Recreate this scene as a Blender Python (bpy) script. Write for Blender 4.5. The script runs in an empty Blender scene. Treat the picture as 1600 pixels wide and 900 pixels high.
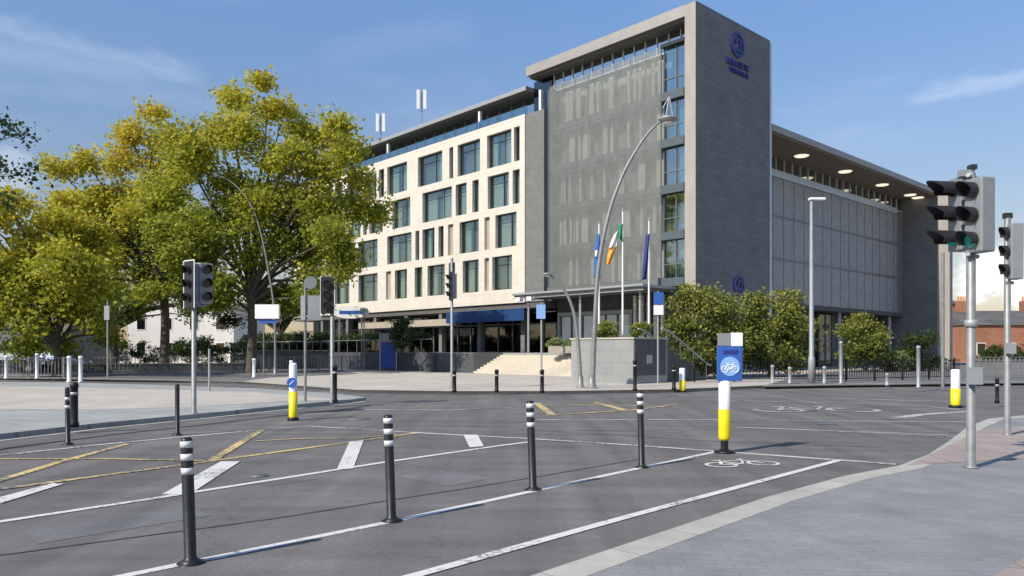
import bpy, bmesh, math, random
import numpy as np
from mathutils import Vector, Matrix
R = math.radians
rnd = random.Random(7)
npr = np.random.RandomState(11)
SC = bpy.context.scene
COL = SC.collection

# ------------------------------------------------------------ camera
EYE = 1.65; FPX = 1198.0; HOR = 548.0
cam = bpy.data.cameras.new('camera'); co = bpy.data.objects.new('camera', cam); COL.objects.link(co)
co.location = (0, 0, EYE); co.rotation_euler = (R(90), 0, 0)
cam.sensor_width = 36.0; cam.lens = 36.0 * FPX / 1600.0
cam.shift_y = (HOR - 450.0) / 1600.0
cam.clip_start = 0.1; cam.clip_end = 3000
SC.camera = co

# ------------------------------------------------------------ light
SUN_AZ = (-0.745, -0.667); SUN_EL = 41.0          # horizontal direction towards the sun
SC.view_settings.view_transform = 'Standard'; SC.view_settings.look = 'None'
SC.view_settings.gamma = 1.0; SC.view_settings.use_curve_mapping = False
SC.view_settings.exposure = 0.38
world = bpy.data.worlds.new("World"); SC.world = world; world.use_nodes = True
def build_world():
    nt = world.node_tree; nt.nodes.clear(); N = nt.nodes.new; L = nt.links.new
    out = N('ShaderNodeOutputWorld'); bg = N('ShaderNodeBackground'); bg.inputs['Strength'].default_value = 0.112
    sky = N('ShaderNodeTexSky'); sky.sky_type = 'NISHITA'; sky.sun_disc = False
    sky.sun_elevation = R(SUN_EL); sky.sun_rotation = math.atan2(SUN_AZ[0], SUN_AZ[1]) % (2*math.pi)
    sky.altitude = 50; sky.air_density = 1.35; sky.dust_density = 0.5; sky.ozone_density = 2.0
    tc = N('ShaderNodeTexCoord')
    def math_(op, a, b=None, clamp=False):
        m = N('ShaderNodeMath'); m.operation = op; m.use_clamp = clamp
        for i, v in enumerate((a, b)):
            if v is None: continue
            if isinstance(v, (int, float)): m.inputs[i].default_value = v
            else: L(v, m.inputs[i])
        return m.outputs[0]
    def dot(v):
        m = N('ShaderNodeVectorMath'); m.operation = 'DOT_PRODUCT'; L(tc.outputs['Generated'], m.inputs[0]); m.inputs[1].default_value = v
        return m.outputs['Value']
    def ramp(x, a, b):
        m = N('ShaderNodeMapRange'); m.interpolation_type = 'SMOOTHSTEP'; m.inputs[1].default_value = a; m.inputs[2].default_value = b
        L(x, m.inputs[0]); return m.outputs[0]
    def noise(scale, sc=(1, 1, 1), detail=6, rough=0.6):
        mp = N('ShaderNodeMapping'); mp.inputs['Scale'].default_value = sc; L(tc.outputs['Generated'], mp.inputs['Vector'])
        n = N('ShaderNodeTexNoise'); n.inputs['Scale'].default_value = scale; n.inputs['Detail'].default_value = detail
        n.inputs['Roughness'].default_value = rough; L(mp.outputs[0], n.inputs['Vector']); return n.outputs['Fac']
    def dirn(px, py): return Vector(((px-800)/FPX, 1, (HOR-py)/FPX)).normalized()
    nz = noise(9, (1, 1, 2.5)); masks = []
    for (a, b, w, s) in (((-60, 30), (340, 132), 0.017, 0.13), ((-80, 75), (260, 120), 0.03, 0.10), ((1400, 156), (1720, 92), 0.015, 0.2), ((480, 90), (760, 40), 0.03, 0.045)):
        d1 = dirn(*a); d2 = dirn(*b); n = d1.cross(d2).normalized(); mid = (d1+d2).normalized(); hw = mid.dot(d1)
        off = math_('ABSOLUTE', math_('ADD', dot(n), math_('MULTIPLY', math_('SUBTRACT', nz, 0.5), 0.05)))
        m = math_('MULTIPLY', ramp(off, w, 0.0), ramp(dot(mid), hw, hw + (1-hw)*0.6))
        masks.append(math_('MULTIPLY', m, math_('MULTIPLY', math_('ADD', nz, 0.35), s)))
    veil = math_('MULTIPLY', ramp(noise(2.2, (1, 1, 4), 5), 0.46, 0.8), 0.14); masks.append(veil)
    cn = noise(26, (1, 1, 1.6), 8, 0.55)
    for (px, py, r, s) in ((1545, 424, 0.034, 0.8), (1585, 402, 0.02, 0.45), (20, 262, 0.03, 0.2), (1640, 440, 0.05, 0.6)):
        c = dirn(px, py); d = math_('ARCCOSINE', dot(c))
        d2 = math_('ADD', d, math_('MULTIPLY', math_('SUBTRACT', cn, 0.5), r*2.2))
        masks.append(math_('MULTIPLY', ramp(d2, r*1.05, r*0.5), s))
    tot = masks[0]
    for m in masks[1:]: tot = math_('MAXIMUM', tot, m)
    hz = N('ShaderNodeSeparateXYZ'); L(tc.outputs['Generated'], hz.inputs[0])
    hue = N('ShaderNodeMix'); hue.data_type = 'RGBA'; hue.blend_type = 'MULTIPLY'; hue.inputs[0].default_value = 1.0
    L(sky.outputs[0], hue.inputs[6]); 
    er = N('ShaderNodeMapRange'); er.inputs[1].default_value = .12; er.inputs[2].default_value = .44; L(hz.outputs[2], er.inputs[0])
    gc = N('ShaderNodeMix'); gc.data_type = 'RGBA'; L(er.outputs[0], gc.inputs[0]); gc.inputs[6].default_value = (.69,.62,.66,1); gc.inputs[7].default_value = (.80,.94,1.16,1)
    L(gc.outputs[2], hue.inputs[7])
    mix = N('ShaderNodeMix'); mix.data_type = 'RGBA'; L(tot, mix.inputs[0]); L(hue.outputs[2], mix.inputs[6]); mix.inputs[7].default_value = (8.3, 8.6, 9.0, 1)
    L(mix.outputs[2], bg.inputs['Color']); L(bg.outputs[0], out.inputs['Surface'])
build_world()
sl = bpy.data.lights.new('sun', 'SUN'); sl.energy = 4.0; sl.angle = R(0.53); sl.color = (1.0, 0.915, 0.775)
so = bpy.data.objects.new('sun', sl); COL.objects.link(so)
_h = math.hypot(*SUN_AZ); ts = Vector((SUN_AZ[0]/_h*math.cos(R(SUN_EL)), SUN_AZ[1]/_h*math.cos(R(SUN_EL)), math.sin(R(SUN_EL))))
so.rotation_euler = ts.to_track_quat('Z', 'Y').to_euler(); so.location = (-40, -30, 40)

# ------------------------------------------------------------ helpers
def G(px, py, z=0.0):
    Y = (EYE - z) * FPX / (py - HOR); return Vector(((px-800)/FPX*Y, Y, z))
def AT(px, py, Y):
    return Vector(((px-800)/FPX*Y, Y, EYE + (HOR-py)/FPX*Y))

class MB:
    def __init__(s): s.v = []; s.f = []; s.sm = []
    def add(s, vs, fs, smooth=False):
        b = len(s.v); s.v += [tuple(v) for v in vs]
        for f in fs: s.f.append(tuple(i+b for i in f)); s.sm.append(smooth)
        return s
    def box(s, x0, y0, z0, x1, y1, z1):
        if x0 > x1: x0, x1 = x1, x0
        if y0 > y1: y0, y1 = y1, y0
        if z0 > z1: z0, z1 = z1, z0
        return s.add([(x0,y0,z0),(x1,y0,z0),(x1,y1,z0),(x0,y1,z0),(x0,y0,z1),(x1,y0,z1),(x1,y1,z1),(x0,y1,z1)],
                     [(0,3,2,1),(4,5,6,7),(0,1,5,4),(1,2,6,5),(2,3,7,6),(3,0,4,7)])
    def quad(s, a, b, c, d): return s.add([a,b,c,d], [(0,1,2,3)])
    def prism(s, pts, z0, z1):
        n = len(pts); a = sum(pts[i][0]*pts[(i+1)%n][1]-pts[(i+1)%n][0]*pts[i][1] for i in range(n))
        if a < 0: pts = pts[::-1]
        vs = [(p[0],p[1],z0) for p in pts] + [(p[0],p[1],z1) for p in pts]
        return s.add(vs, [tuple(range(n-1,-1,-1)), tuple(range(n,2*n))] + [(i,(i+1)%n,n+(i+1)%n,n+i) for i in range(n)])
    def ribbon(s, pts, w, z):
        """flat strip of width w along ground points"""
        pts = [Vector((p[0],p[1])) for p in pts]; vs = []; n = len(pts)
        for i, p in enumerate(pts):
            d = (pts[min(i+1,n-1)]-pts[max(i-1,0)]).normalized(); nn = Vector((-d.y, d.x))*w/2
            vs += [(p.x+nn.x,p.y+nn.y,z),(p.x-nn.x,p.y-nn.y,z)]
        return s.add(vs, [(2*i+1,2*i+3,2*i+2,2*i) for i in range(n-1)])
    def tube(s, pts, rads, n=12, cap=True, smooth=True):
        pts = [Vector(p) for p in pts]
        if not isinstance(rads, (list, tuple)): rads = [rads]*len(pts)
        vs = []; ref = None
        for i, p in enumerate(pts):
            t = (pts[min(i+1,len(pts)-1)]-pts[max(i-1,0)]).normalized()
            if ref is None: ref = Vector((0,1,0)) if abs(t.y) < .9 else Vector((1,0,0))
            u = (ref - t*ref.dot(t)).normalized(); w = t.cross(u); ref = u
            for k in range(n):
                a = 2*math.pi*k/n; vs.append(p + (u*math.cos(a)+w*math.sin(a))*rads[i])
        fs = [(i*n+k, i*n+(k+1)%n, (i+1)*n+(k+1)%n, (i+1)*n+k) for i in range(len(pts)-1) for k in range(n)]
        s.add(vs, fs, smooth)
        if cap:
            m = len(pts); s.add(vs[:n], [tuple(range(n-1,-1,-1))]); s.add(vs[(m-1)*n:], [tuple(range(n))])
        return s
    def cyl(s, x, y, z0, z1, r, r2=None, n=14): return s.tube([(x,y,z0),(x,y,z1)], [r, r if r2 is None else r2], n)
    def lathe(s, prof, n=18, c=(0,0)):
        vs = [(c[0]+r*math.cos(2*math.pi*k/n), c[1]+r*math.sin(2*math.pi*k/n), z) for r, z in prof for k in range(n)]
        fs = [(i*n+k, i*n+(k+1)%n, (i+1)*n+(k+1)%n, (i+1)*n+k) for i in range(len(prof)-1) for k in range(n)]
        return s.add(vs, fs, True)
    def build(s, name, mat, parent=None, loc=None, bevel=0, **kw):
        me = bpy.data.meshes.new(name); me.from_pydata(s.v, [], s.f)
        me.polygons.foreach_set('use_smooth', s.sm); me.materials.append(mat); me.update()
        o = bpy.data.objects.new(name, me); COL.objects.link(o)
        if parent: o.parent = parent
        if loc is not None: o.location = loc
        if bevel:
            b = o.modifiers.new('bevel', 'BEVEL'); b.width = bevel; b.segments = 2; b.limit_method = 'ANGLE'
        tag(o, **kw)
        return o
def tag(o, label=None, cat=None, group=None, kind=None):
    if label: o['label'] = label
    if cat: o['category'] = cat
    if group: o['group'] = group
    if kind: o['kind'] = kind
    return o
def thing(name, label, cat, loc=(0,0,0), rz=0, group=None):
    o = bpy.data.objects.new(name, None); COL.objects.link(o); o.location = loc; o.rotation_euler = (0,0,rz)
    o.empty_display_size = .2
    return tag(o, label, cat, group)
def copy_tree(o, parent=None):
    c = o.copy(); COL.objects.link(c)
    if parent: c.parent = parent
    for ch in CH(o): copy_tree(ch, c)
    return c
def CH(o): return [x for x in bpy.data.objects if x.parent == o]

# ------------------------------------------------------------ materials
def mat(name, col, rough=0.7, metal=0.0, var=0.12, scale=3.0, bump=0.0, bscale=40.0, spec=0.5, streak=None, emit=None):
    m = bpy.data.materials.new(name); m.use_nodes = True; nt = m.node_tree; b = nt.nodes['Principled BSDF']
    b.inputs['Roughness'].default_value = rough; b.inputs['Metallic'].default_value = metal
    b.inputs['Specular IOR Level'].default_value = spec
    tc = nt.nodes.new('ShaderNodeTexCoord'); mp = nt.nodes.new('ShaderNodeMapping'); nt.links.new(tc.outputs['Object'], mp.inputs[0])
    if streak: mp.inputs['Scale'].default_value = streak
    n = nt.nodes.new('ShaderNodeTexNoise'); n.inputs['Scale'].default_value = scale; n.inputs['Detail'].default_value = 7; n.inputs['Roughness'].default_value = .62
    nt.links.new(mp.outputs[0], n.inputs['Vector'])
    r = nt.nodes.new('ShaderNodeValToRGB'); r.color_ramp.elements[0].position = .3; r.color_ramp.elements[1].position = .7
    r.color_ramp.elements[0].color = (*[c*(1-var) for c in col], 1); r.color_ramp.elements[1].color = (*[min(1, c*(1+var)) for c in col], 1)
    nt.links.new(n.outputs['Fac'], r.inputs[0]); nt.links.new(r.outputs[0], b.inputs['Base Color'])
    if bump:
        n2 = nt.nodes.new('ShaderNodeTexNoise'); n2.inputs['Scale'].default_value = bscale; n2.inputs['Detail'].default_value = 4
        nt.links.new(tc.outputs['Object'], n2.inputs['Vector'])
        bp = nt.nodes.new('ShaderNodeBump'); bp.inputs['Strength'].default_value = bump; bp.inputs['Distance'].default_value = .02
        nt.links.new(n2.outputs['Fac'], bp.inputs['Height']); nt.links.new(bp.outputs[0], b.inputs['Normal'])
    if emit:
        b.inputs['Emission Color'].default_value = (*emit[:3], 1); b.inputs['Emission Strength'].default_value = emit[3]
    return m
def brickmat(name, c1, c2, mortar, bw, bh, ms=0.012, rough=.8, mode='wall', rot=0, var=.35, offset=.5, nscale=.6, bump=.3, spec=.3):
    m = bpy.data.materials.new(name); m.use_nodes = True; nt = m.node_tree; b = nt.nodes['Principled BSDF']; N = nt.nodes.new; L = nt.links.new
    b.inputs['Roughness'].default_value = rough; b.inputs['Specular IOR Level'].default_value = spec
    tc = N('ShaderNodeTexCoord'); mp = N('ShaderNodeMapping'); mp.inputs['Rotation'].default_value = (0,0,rot); L(tc.outputs['Object'], mp.inputs[0])
    src = mp.outputs[0]
    if mode == 'wall':
        sp = N('ShaderNodeSeparateXYZ'); L(src, sp.inputs[0]); ad = N('ShaderNodeMath'); L(sp.outputs[0], ad.inputs[0]); L(sp.outputs[1], ad.inputs[1])
        cb = N('ShaderNodeCombineXYZ'); L(ad.outputs[0], cb.inputs[0]); L(sp.outputs[2], cb.inputs[1]); src = cb.outputs[0]
    br = N('ShaderNodeTexBrick'); br.offset = offset; L(src, br.inputs['Vector']); br.inputs['Scale'].default_value = 1
    br.inputs['Color1'].default_value = (*c1,1); br.inputs['Color2'].default_value = (*c2,1); br.inputs['Mortar'].default_value = (*mortar,1)
    br.inputs['Mortar Size'].default_value = ms; br.inputs['Brick Width'].default_value = bw; br.inputs['Row Height'].default_value = bh
    br.inputs['Mortar Smooth'].default_value = .2
    n = N('ShaderNodeTexNoise'); n.inputs['Scale'].default_value = nscale; n.inputs['Detail'].default_value = 8; n.inputs['Roughness'].default_value = .65; L(tc.outputs['Object'], n.inputs['Vector'])
    mr = N('ShaderNodeMapRange'); mr.inputs[1].default_value = .25; mr.inputs[2].default_value = .75; mr.inputs[3].default_value = 1-var; mr.inputs[4].default_value = 1+var*.6
    L(n.outputs['Fac'], mr.inputs[0])
    mx = N('ShaderNodeMix'); mx.data_type = 'RGBA'; mx.blend_type = 'MULTIPLY'; mx.inputs[0].default_value = 1; L(br.outputs['Color'], mx.inputs[6]); L(mr.outputs[0], mx.inputs[7])
    L(mx.outputs[2], b.inputs['Base Color'])
    bp = N('ShaderNodeBump'); bp.inputs['Strength'].default_value = bump; bp.inputs['Distance'].default_value = .01; bp.invert = True
    L(br.outputs['Fac'], bp.inputs['Height']); L(bp.outputs[0], b.inputs['Normal'])
    return m
def glassmat(name, tint, refl=.25, rough=.03):
    m = bpy.data.materials.new(name); m.use_nodes = True; nt = m.node_tree; nt.nodes.clear(); N = nt.nodes.new; L = nt.links.new
    o = N('ShaderNodeOutputMaterial'); t = N('ShaderNodeBsdfTransparent'); t.inputs[0].default_value = (*tint,1)
    g = N('ShaderNodeBsdfGlossy'); g.inputs['Roughness'].default_value = rough; g.inputs['Color'].default_value = (.92,.96,.96,1)
    lw = N('ShaderNodeLayerWeight'); lw.inputs['Blend'].default_value = .35
    mr = N('ShaderNodeMapRange'); mr.inputs[3].default_value = refl; mr.inputs[4].default_value = .42; L(lw.outputs['Fresnel'], mr.inputs[0])
    tc = N('ShaderNodeTexCoord'); nz = N('ShaderNodeTexNoise'); nz.inputs['Scale'].default_value = .8; L(tc.outputs['Object'], nz.inputs['Vector'])
    bp = N('ShaderNodeBump'); bp.inputs['Strength'].default_value = .12; bp.inputs['Distance'].default_value = .05; L(nz.outputs['Fac'], bp.inputs['Height']); L(bp.outputs[0], g.inputs['Normal'])
    mx = N('ShaderNodeMixShader'); L(mr.outputs[0], mx.inputs[0]); L(t.outputs[0], mx.inputs[1]); L(g.outputs[0], mx.inputs[2]); L(mx.outputs[0], o.inputs[0])
    return m
def meshmat(name, col, open_=.35):
    """woven metal screen: partly open"""
    m = bpy.data.materials.new(name); m.use_nodes = True; nt = m.node_tree; b = nt.nodes['Principled BSDF']; N = nt.nodes.new; L = nt.links.new
    b.inputs['Roughness'].default_value = .55; b.inputs['Metallic'].default_value = .25
    tc = N('ShaderNodeTexCoord'); mp = N('ShaderNodeMapping'); mp.inputs['Scale'].default_value = (2.2,2.2,1.2); L(tc.outputs['Object'], mp.inputs[0])
    n = N('ShaderNodeTexNoise'); n.inputs['Scale'].default_value = 1.1; n.inputs['Detail'].default_value = 8; n.inputs['Roughness'].default_value = .7; L(mp.outputs[0], n.inputs['Vector'])
    r = N('ShaderNodeValToRGB'); r.color_ramp.elements[0].position = .3; r.color_ramp.elements[1].position = .72
    r.color_ramp.elements[0].color = (*[c*.8 for c in col],1); r.color_ramp.elements[1].color = (*[c*1.15 for c in col],1)
    L(n.outputs['Fac'], r.inputs[0]); L(r.outputs[0], b.inputs['Base Color'])
    t = N('ShaderNodeBsdfTransparent'); mx = N('ShaderNodeMixShader'); mx.inputs[0].default_value = open_
    o = nt.nodes['Material Output']; L(b.outputs[0], mx.inputs[1]); L(t.outputs[0], mx.inputs[2]); L(mx.outputs[0], o.inputs[0])
    return m
def leafmat(name, cols, trans=.35):
    m = bpy.data.materials.new(name); m.use_nodes = True; nt = m.node_tree; b = nt.nodes['Principled BSDF']; N = nt.nodes.new; L = nt.links.new
    a = N('ShaderNodeAttribute'); a.attribute_name = 'tint'
    r = N('ShaderNodeValToRGB'); e = r.color_ramp.elements
    while len(e) < len(cols): e.new(.5)
    for i, c in enumerate(cols): e[i].position = i/(len(cols)-1); e[i].color = (*c,1)
    L(a.outputs['Fac'], r.inputs[0]); L(r.outputs[0], b.inputs['Base Color']); b.inputs['Roughness'].default_value = .5; b.inputs['Specular IOR Level'].default_value = .35
    t = N('ShaderNodeBsdfTranslucent'); L(r.outputs[0], t.inputs[0]); mx = N('ShaderNodeMixShader'); mx.inputs[0].default_value = trans
    o = nt.nodes['Material Output']; L(b.outputs[0], mx.inputs[1]); L(t.outputs[0], mx.inputs[2]); L(mx.outputs[0], o.inputs[0])
    return m
def asphalt(name, col, col2, patch=.2):
    m = bpy.data.materials.new(name); m.use_nodes = True; nt = m.node_tree; b = nt.nodes['Principled BSDF']; N = nt.nodes.new; L = nt.links.new
    b.inputs['Roughness'].default_value = .82; b.inputs['Specular IOR Level'].default_value = .35
    tc = N('ShaderNodeTexCoord')
    def nz(s, d, sc=None, ro=.6, rot=0):
        n = N('ShaderNodeTexNoise'); n.inputs['Scale'].default_value = s; n.inputs['Detail'].default_value = d; n.inputs['Roughness'].default_value = ro
        src = tc.outputs['Object']
        if sc: mp = N('ShaderNodeMapping'); mp.inputs['Rotation'].default_value = (0,0,rot); mp.inputs['Scale'].default_value = sc; L(src, mp.inputs[0]); src = mp.outputs[0]
        L(src, n.inputs['Vector']); return n.outputs['Fac']
    def mr(x, a, b_, c, d):
        q = N('ShaderNodeMapRange'); q.inputs[1].default_value=a; q.inputs[2].default_value=b_; q.inputs[3].default_value=c; q.inputs[4].default_value=d; L(x, q.inputs[0]); return q.outputs[0]
    mix = N('ShaderNodeMix'); mix.data_type='RGBA'; mix.inputs[6].default_value=(*col,1); mix.inputs[7].default_value=(*col2,1); L(mr(nz(.35,5),.35,.65,0,1), mix.inputs[0])
    cur = mix.outputs[2]
    for f in (mr(nz(90,3),.3,.7,.66,1.38), mr(nz(1.1,6,(.25,1.6,1),.6,-.72),.3,.7,1-patch,1+patch), mr(nz(18,4),.3,.7,.93,1.07)):
        x = N('ShaderNodeMix'); x.data_type='RGBA'; x.blend_type='MULTIPLY'; x.inputs[0].default_value=1; L(cur, x.inputs[6]); L(f, x.inputs[7]); cur = x.outputs[2]
    v = N('ShaderNodeTexVoronoi'); v.feature = 'DISTANCE_TO_EDGE'; v.inputs['Scale'].default_value = .28
    nw = N('ShaderNodeTexNoise'); nw.inputs['Scale'].default_value = 2.5; nw.inputs['Detail'].default_value = 5; L(tc.outputs['Object'], nw.inputs['Vector'])
    vm = N('ShaderNodeVectorMath'); vm.operation='MULTIPLY_ADD'; L(nw.outputs['Color'], vm.inputs[0]); vm.inputs[1].default_value=(.9,.9,0); L(tc.outputs['Object'], vm.inputs[2]); L(vm.outputs[0], v.inputs['Vector'])
    sp = mr(nz(.55,3,(3.2,.22,1),.5,-.86), .35,.68,.84,1.16); x = N('ShaderNodeMix'); x.data_type='RGBA'; x.blend_type='MULTIPLY'; x.inputs[0].default_value=1; L(cur, x.inputs[6]); L(sp, x.inputs[7]); cur = x.outputs[2]
    v2 = N('ShaderNodeTexVoronoi'); v2.inputs['Scale'].default_value = 2.3; L(tc.outputs['Object'], v2.inputs['Vector'])
    g2 = mr(v2.outputs['Distance'], .02, .09, .55, 1); x = N('ShaderNodeMix'); x.data_type='RGBA'; x.blend_type='MULTIPLY'; x.inputs[0].default_value=.7; L(cur, x.inputs[6]); L(g2, x.inputs[7]); cur = x.outputs[2]
    ck = mr(v.outputs[0], .0, .006, .80, 1); x = N('ShaderNodeMix'); x.data_type='RGBA'; x.blend_type='MULTIPLY'; x.inputs[0].default_value=1; L(cur, x.inputs[6]); L(ck, x.inputs[7]); cur = x.outputs[2]
    L(cur, b.inputs['Base Color'])
    bp = N('ShaderNodeBump'); bp.inputs['Strength'].default_value=.35; bp.inputs['Distance'].default_value=.008; L(nz(140,3), bp.inputs['Height']); L(bp.outputs[0], b.inputs['Normal'])
    return m
def paintmat(name, col, wear=.35, rough=.6):
    """road paint, worn through to the asphalt in chips"""
    m = bpy.data.materials.new(name); m.use_nodes = True; nt = m.node_tree; b = nt.nodes['Principled BSDF']; N = nt.nodes.new; L = nt.links.new
    b.inputs['Roughness'].default_value = rough
    tc = N('ShaderNodeTexCoord'); n = N('ShaderNodeTexNoise'); n.inputs['Scale'].default_value = 14; n.inputs['Detail'].default_value = 8; n.inputs['Roughness'].default_value = .75; L(tc.outputs['Object'], n.inputs['Vector'])
    n2 = N('ShaderNodeTexNoise'); n2.inputs['Scale'].default_value = .9; n2.inputs['Detail'].default_value = 3; L(tc.outputs['Object'], n2.inputs['Vector'])
    ad = N('ShaderNodeMath'); ad.operation='MULTIPLY_ADD'; L(n2.outputs['Fac'], ad.inputs[0]); ad.inputs[1].default_value=.5; L(n.outputs['Fac'], ad.inputs[2])
    r = N('ShaderNodeMapRange'); r.inputs[1].default_value = .50+wear*.35; r.inputs[2].default_value = .60+wear*.5; L(ad.outputs[0], r.inputs[0])
    x = N('ShaderNodeMix'); x.data_type='RGBA'; L(r.outputs[0], x.inputs[0]); x.inputs[6].default_value=(.11,.11,.11,1); x.inputs[7].default_value=(*col,1)
    L(x.outputs[2], b.inputs['Base Color']); return m

M = {}
M['asphalt'] = asphalt('asphalt', (.148,.140,.131), (.130,.123,.118))
M['cycle_asphalt'] = asphalt('cycle_asphalt', (.156,.144,.134), (.138,.128,.121))
M['far_asphalt'] = asphalt('far_asphalt', (.165,.16,.156), (.14,.137,.137))
M['white_paint'] = paintmat('white_paint', (.66,.64,.605), .20)
M['worn_paint'] = paintmat('worn_paint', (.60,.58,.54), .40)
M['yellow_paint'] = paintmat('yellow_paint', (.70,.52,.20), .42)
M['kerb'] = brickmat('kerb_stone', (.45,.43,.375), (.39,.375,.33), (.26,.25,.23), .9, 50, .008, mode='flat', rot=-.78, var=.2, nscale=3)
M['cobble'] = brickmat('grey_setts', (.27,.266,.26), (.245,.242,.24), (.215,.213,.21), .24, .1, .006, mode='flat', rot=0.10, var=.28, nscale=1.1, bump=.35, rough=.7, spec=.35)
M['pink_pave'] = brickmat('pink_tactile', (.37,.30,.27), (.32,.265,.24), (.22,.19,.18), .4, .4, .012, mode='flat', rot=.1, var=.2, nscale=1.2, offset=0)
M['concrete_pave'] = brickmat('grey_slabs', (.36,.37,.35), (.32,.325,.31), (.22,.22,.21), .6, .6, .01, mode='flat', rot=.5, var=.22, nscale=.35)
M['beige_pave'] = brickmat('beige_slabs', (.52,.47,.40), (.46,.425,.37), (.34,.31,.27), .6, .4, .01, mode='flat', rot=.7, var=.22, nscale=.25)
M['ground'] = mat('ground', (.13,.13,.12), .9, var=.3, scale=.2)
M['stone_dark'] = brickmat('granite_grey', (.24,.236,.236), (.212,.21,.212), (.16,.16,.165), 1.15, .42, .016, var=.22, nscale=.5)
M['stone_mid'] = brickmat('granite_mid', (.20,.20,.19), (.175,.175,.17), (.12,.12,.12), 1.1, .6, .012, var=.15, nscale=.4)
M['sunlit_edge_stone'] = mat('sunlit_edge_stone', (.34,.315,.285), .7, var=.12, scale=1.5, streak=(1,1,.3))  # lighter copy of the wall stone, sunlight put into its colour
M['limestone'] = brickmat('cream_limestone', (.68,.63,.545), (.64,.595,.515), (.50,.46,.40), 1.7, .64, .012, var=.10, nscale=.9, rough=.7)
M['roof_metal'] = mat('grey_roof_metal', (.36,.34,.31), .5, .3, var=.08, scale=1)
M['soffit'] = mat('timber_soffit', (.22,.17,.12), .7, var=.2, scale=1.5, streak=(.3,6,1))
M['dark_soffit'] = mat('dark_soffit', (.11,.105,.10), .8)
M['screen'] = meshmat('mesh_screen', (.27,.285,.27), .56)
M['screen_side'] = meshmat('mesh_screen_side', (.56,.56,.55), .40)
M['glass'] = glassmat('window_glass', (.76,.82,.80), .07)
M['glass_teal'] = glassmat('teal_glass', (.45,.62,.66), .22)
M['glass_dark'] = glassmat('dark_glass', (.22,.27,.29), .10)
M['glass_sky'] = glassmat('sky_reflecting_glass', (.5,.6,.62), .5)
M['glass_slot'] = glassmat('slot_glass', (.60,.74,.78), .26)
M['glass_blue'] = mat('pale_lit_glass', (.62,.70,.72), .15, var=.15, scale=1.2)
M['band_pale'] = mat('pale_blue_band', (.55,.66,.74), .35, .2)
M['curtain'] = mat('curtain_cloth', (.75,.77,.70), .9, var=.12, scale=6, streak=(8,8,.2))
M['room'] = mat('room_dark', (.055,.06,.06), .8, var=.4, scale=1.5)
M['room_mid'] = mat('room_grey', (.27,.30,.29), .8, var=.3, scale=1.2)
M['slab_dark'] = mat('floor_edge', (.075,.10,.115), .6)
M['frame_dark'] = mat('dark_frame', (.05,.055,.055), .4, .5)
M['frame_grey'] = mat('grey_frame', (.22,.23,.23), .45, .5)
M['pale_panel'] = mat('pale_panel', (.40,.35,.29), .7)
M['galv'] = mat('galvanised_steel', (.25,.255,.25), .5, .35, var=.2, scale=5, bump=.05)
M['white_metal'] = mat('white_metal', (.70,.72,.72), .45, var=.06)
M['pale_metal'] = mat('pale_metal', (.36,.38,.38), .45, .3, var=.1)
M['black_plastic'] = mat('black_plastic', (.012,.012,.012), .42, var=.55, scale=9, bump=.08)
M['black_metal'] = mat('black_metal', (.014,.015,.016), .45, .3)
M['hood'] = mat('signal_hood_black', (.018,.018,.022), .55)
M['housing'] = mat('signal_grey', (.24,.26,.27), .5, .1)
M['green_lens'] = mat('green_lens', (.02,.22,.19), .15, emit=(.1,.8,.65,.05))
M['lens'] = mat('dark_lens', (.03,.012,.01), .15)
M['reflective'] = mat('reflective_white', (.66,.67,.67), .4, var=.25, scale=14)
M['sign_yellow'] = mat('sign_yellow', (.80,.66,.015), .4, var=.05)
M['sign_white'] = mat('sign_white', (.80,.80,.80), .45, var=.04)
M['sign_blue'] = mat('sign_blue', (.03,.11,.42), .35, var=.05)
M['pale_blue'] = mat('sign_pale_blue', (.25,.42,.75), .4)
M['logo_blue'] = mat('logo_blue', (.025,.03,.20), .4)
M['awning'] = mat('blue_awning', (.006,.045,.15), .6, var=.2)
M['banner'] = mat('deep_blue_banner', (.02,.06,.32), .6)
M['bark'] = mat('tree_bark', (.085,.072,.055), .9, var=.4, scale=4, bump=.6, bscale=12)
M['brick'] = brickmat('red_brick', (.42,.155,.075), (.33,.12,.06), (.30,.22,.17), .45, .15, .02, var=.25, nscale=.4)
M['slate'] = brickmat('roof_slate', (.15,.14,.135), (.11,.105,.10), (.06,.06,.06), .5, .35, .02, var=.3)
M['terracotta'] = mat('terracotta', (.60,.24,.09), .8)
M['render_white'] = mat('white_render', (.66,.64,.60), .8, var=.06, scale=.5)
M['stair'] = brickmat('pale_steps', (.54,.49,.40), (.49,.45,.37), (.34,.31,.27), 1.2, 10, .01, var=.12)
M['plinth'] = brickmat('plinth_granite', (.30,.31,.30), (.265,.275,.275), (.2,.2,.2), 1.0, .55, .01, var=.15)
M['steel_rail'] = mat('steel_rail', (.45,.46,.46), .4, .7)
M['plant'] = leafmat('leaf_autumn_plane', [(.10,.15,.028), (.235,.29,.04), (.44,.455,.05), (.62,.54,.06), (.66,.50,.09)], .55)
M['leaf_dark'] = leafmat('leaf_blue_green', [(.025,.05,.02), (.05,.085,.03), (.08,.12,.04)], .3)
M['leaf_bush'] = leafmat('leaf_bush', [(.06,.09,.022), (.17,.20,.038), (.32,.32,.06), (.46,.38,.08)], .3)
M['leaf_hedge'] = leafmat('leaf_hedge', [(.025,.045,.012), (.05,.08,.018), (.10,.13,.03)], .3)
M['leaf_pale'] = leafmat('leaf_pale', [(.10,.14,.05), (.2,.25,.08), (.3,.34,.13)], .3)
M['car_paint'] = mat('blue_car_paint', (.10,.12,.22), .3, .4, var=.03)
M['silver_paint'] = mat('silver_car_paint', (.42,.44,.46), .3, .5, var=.03)
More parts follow.
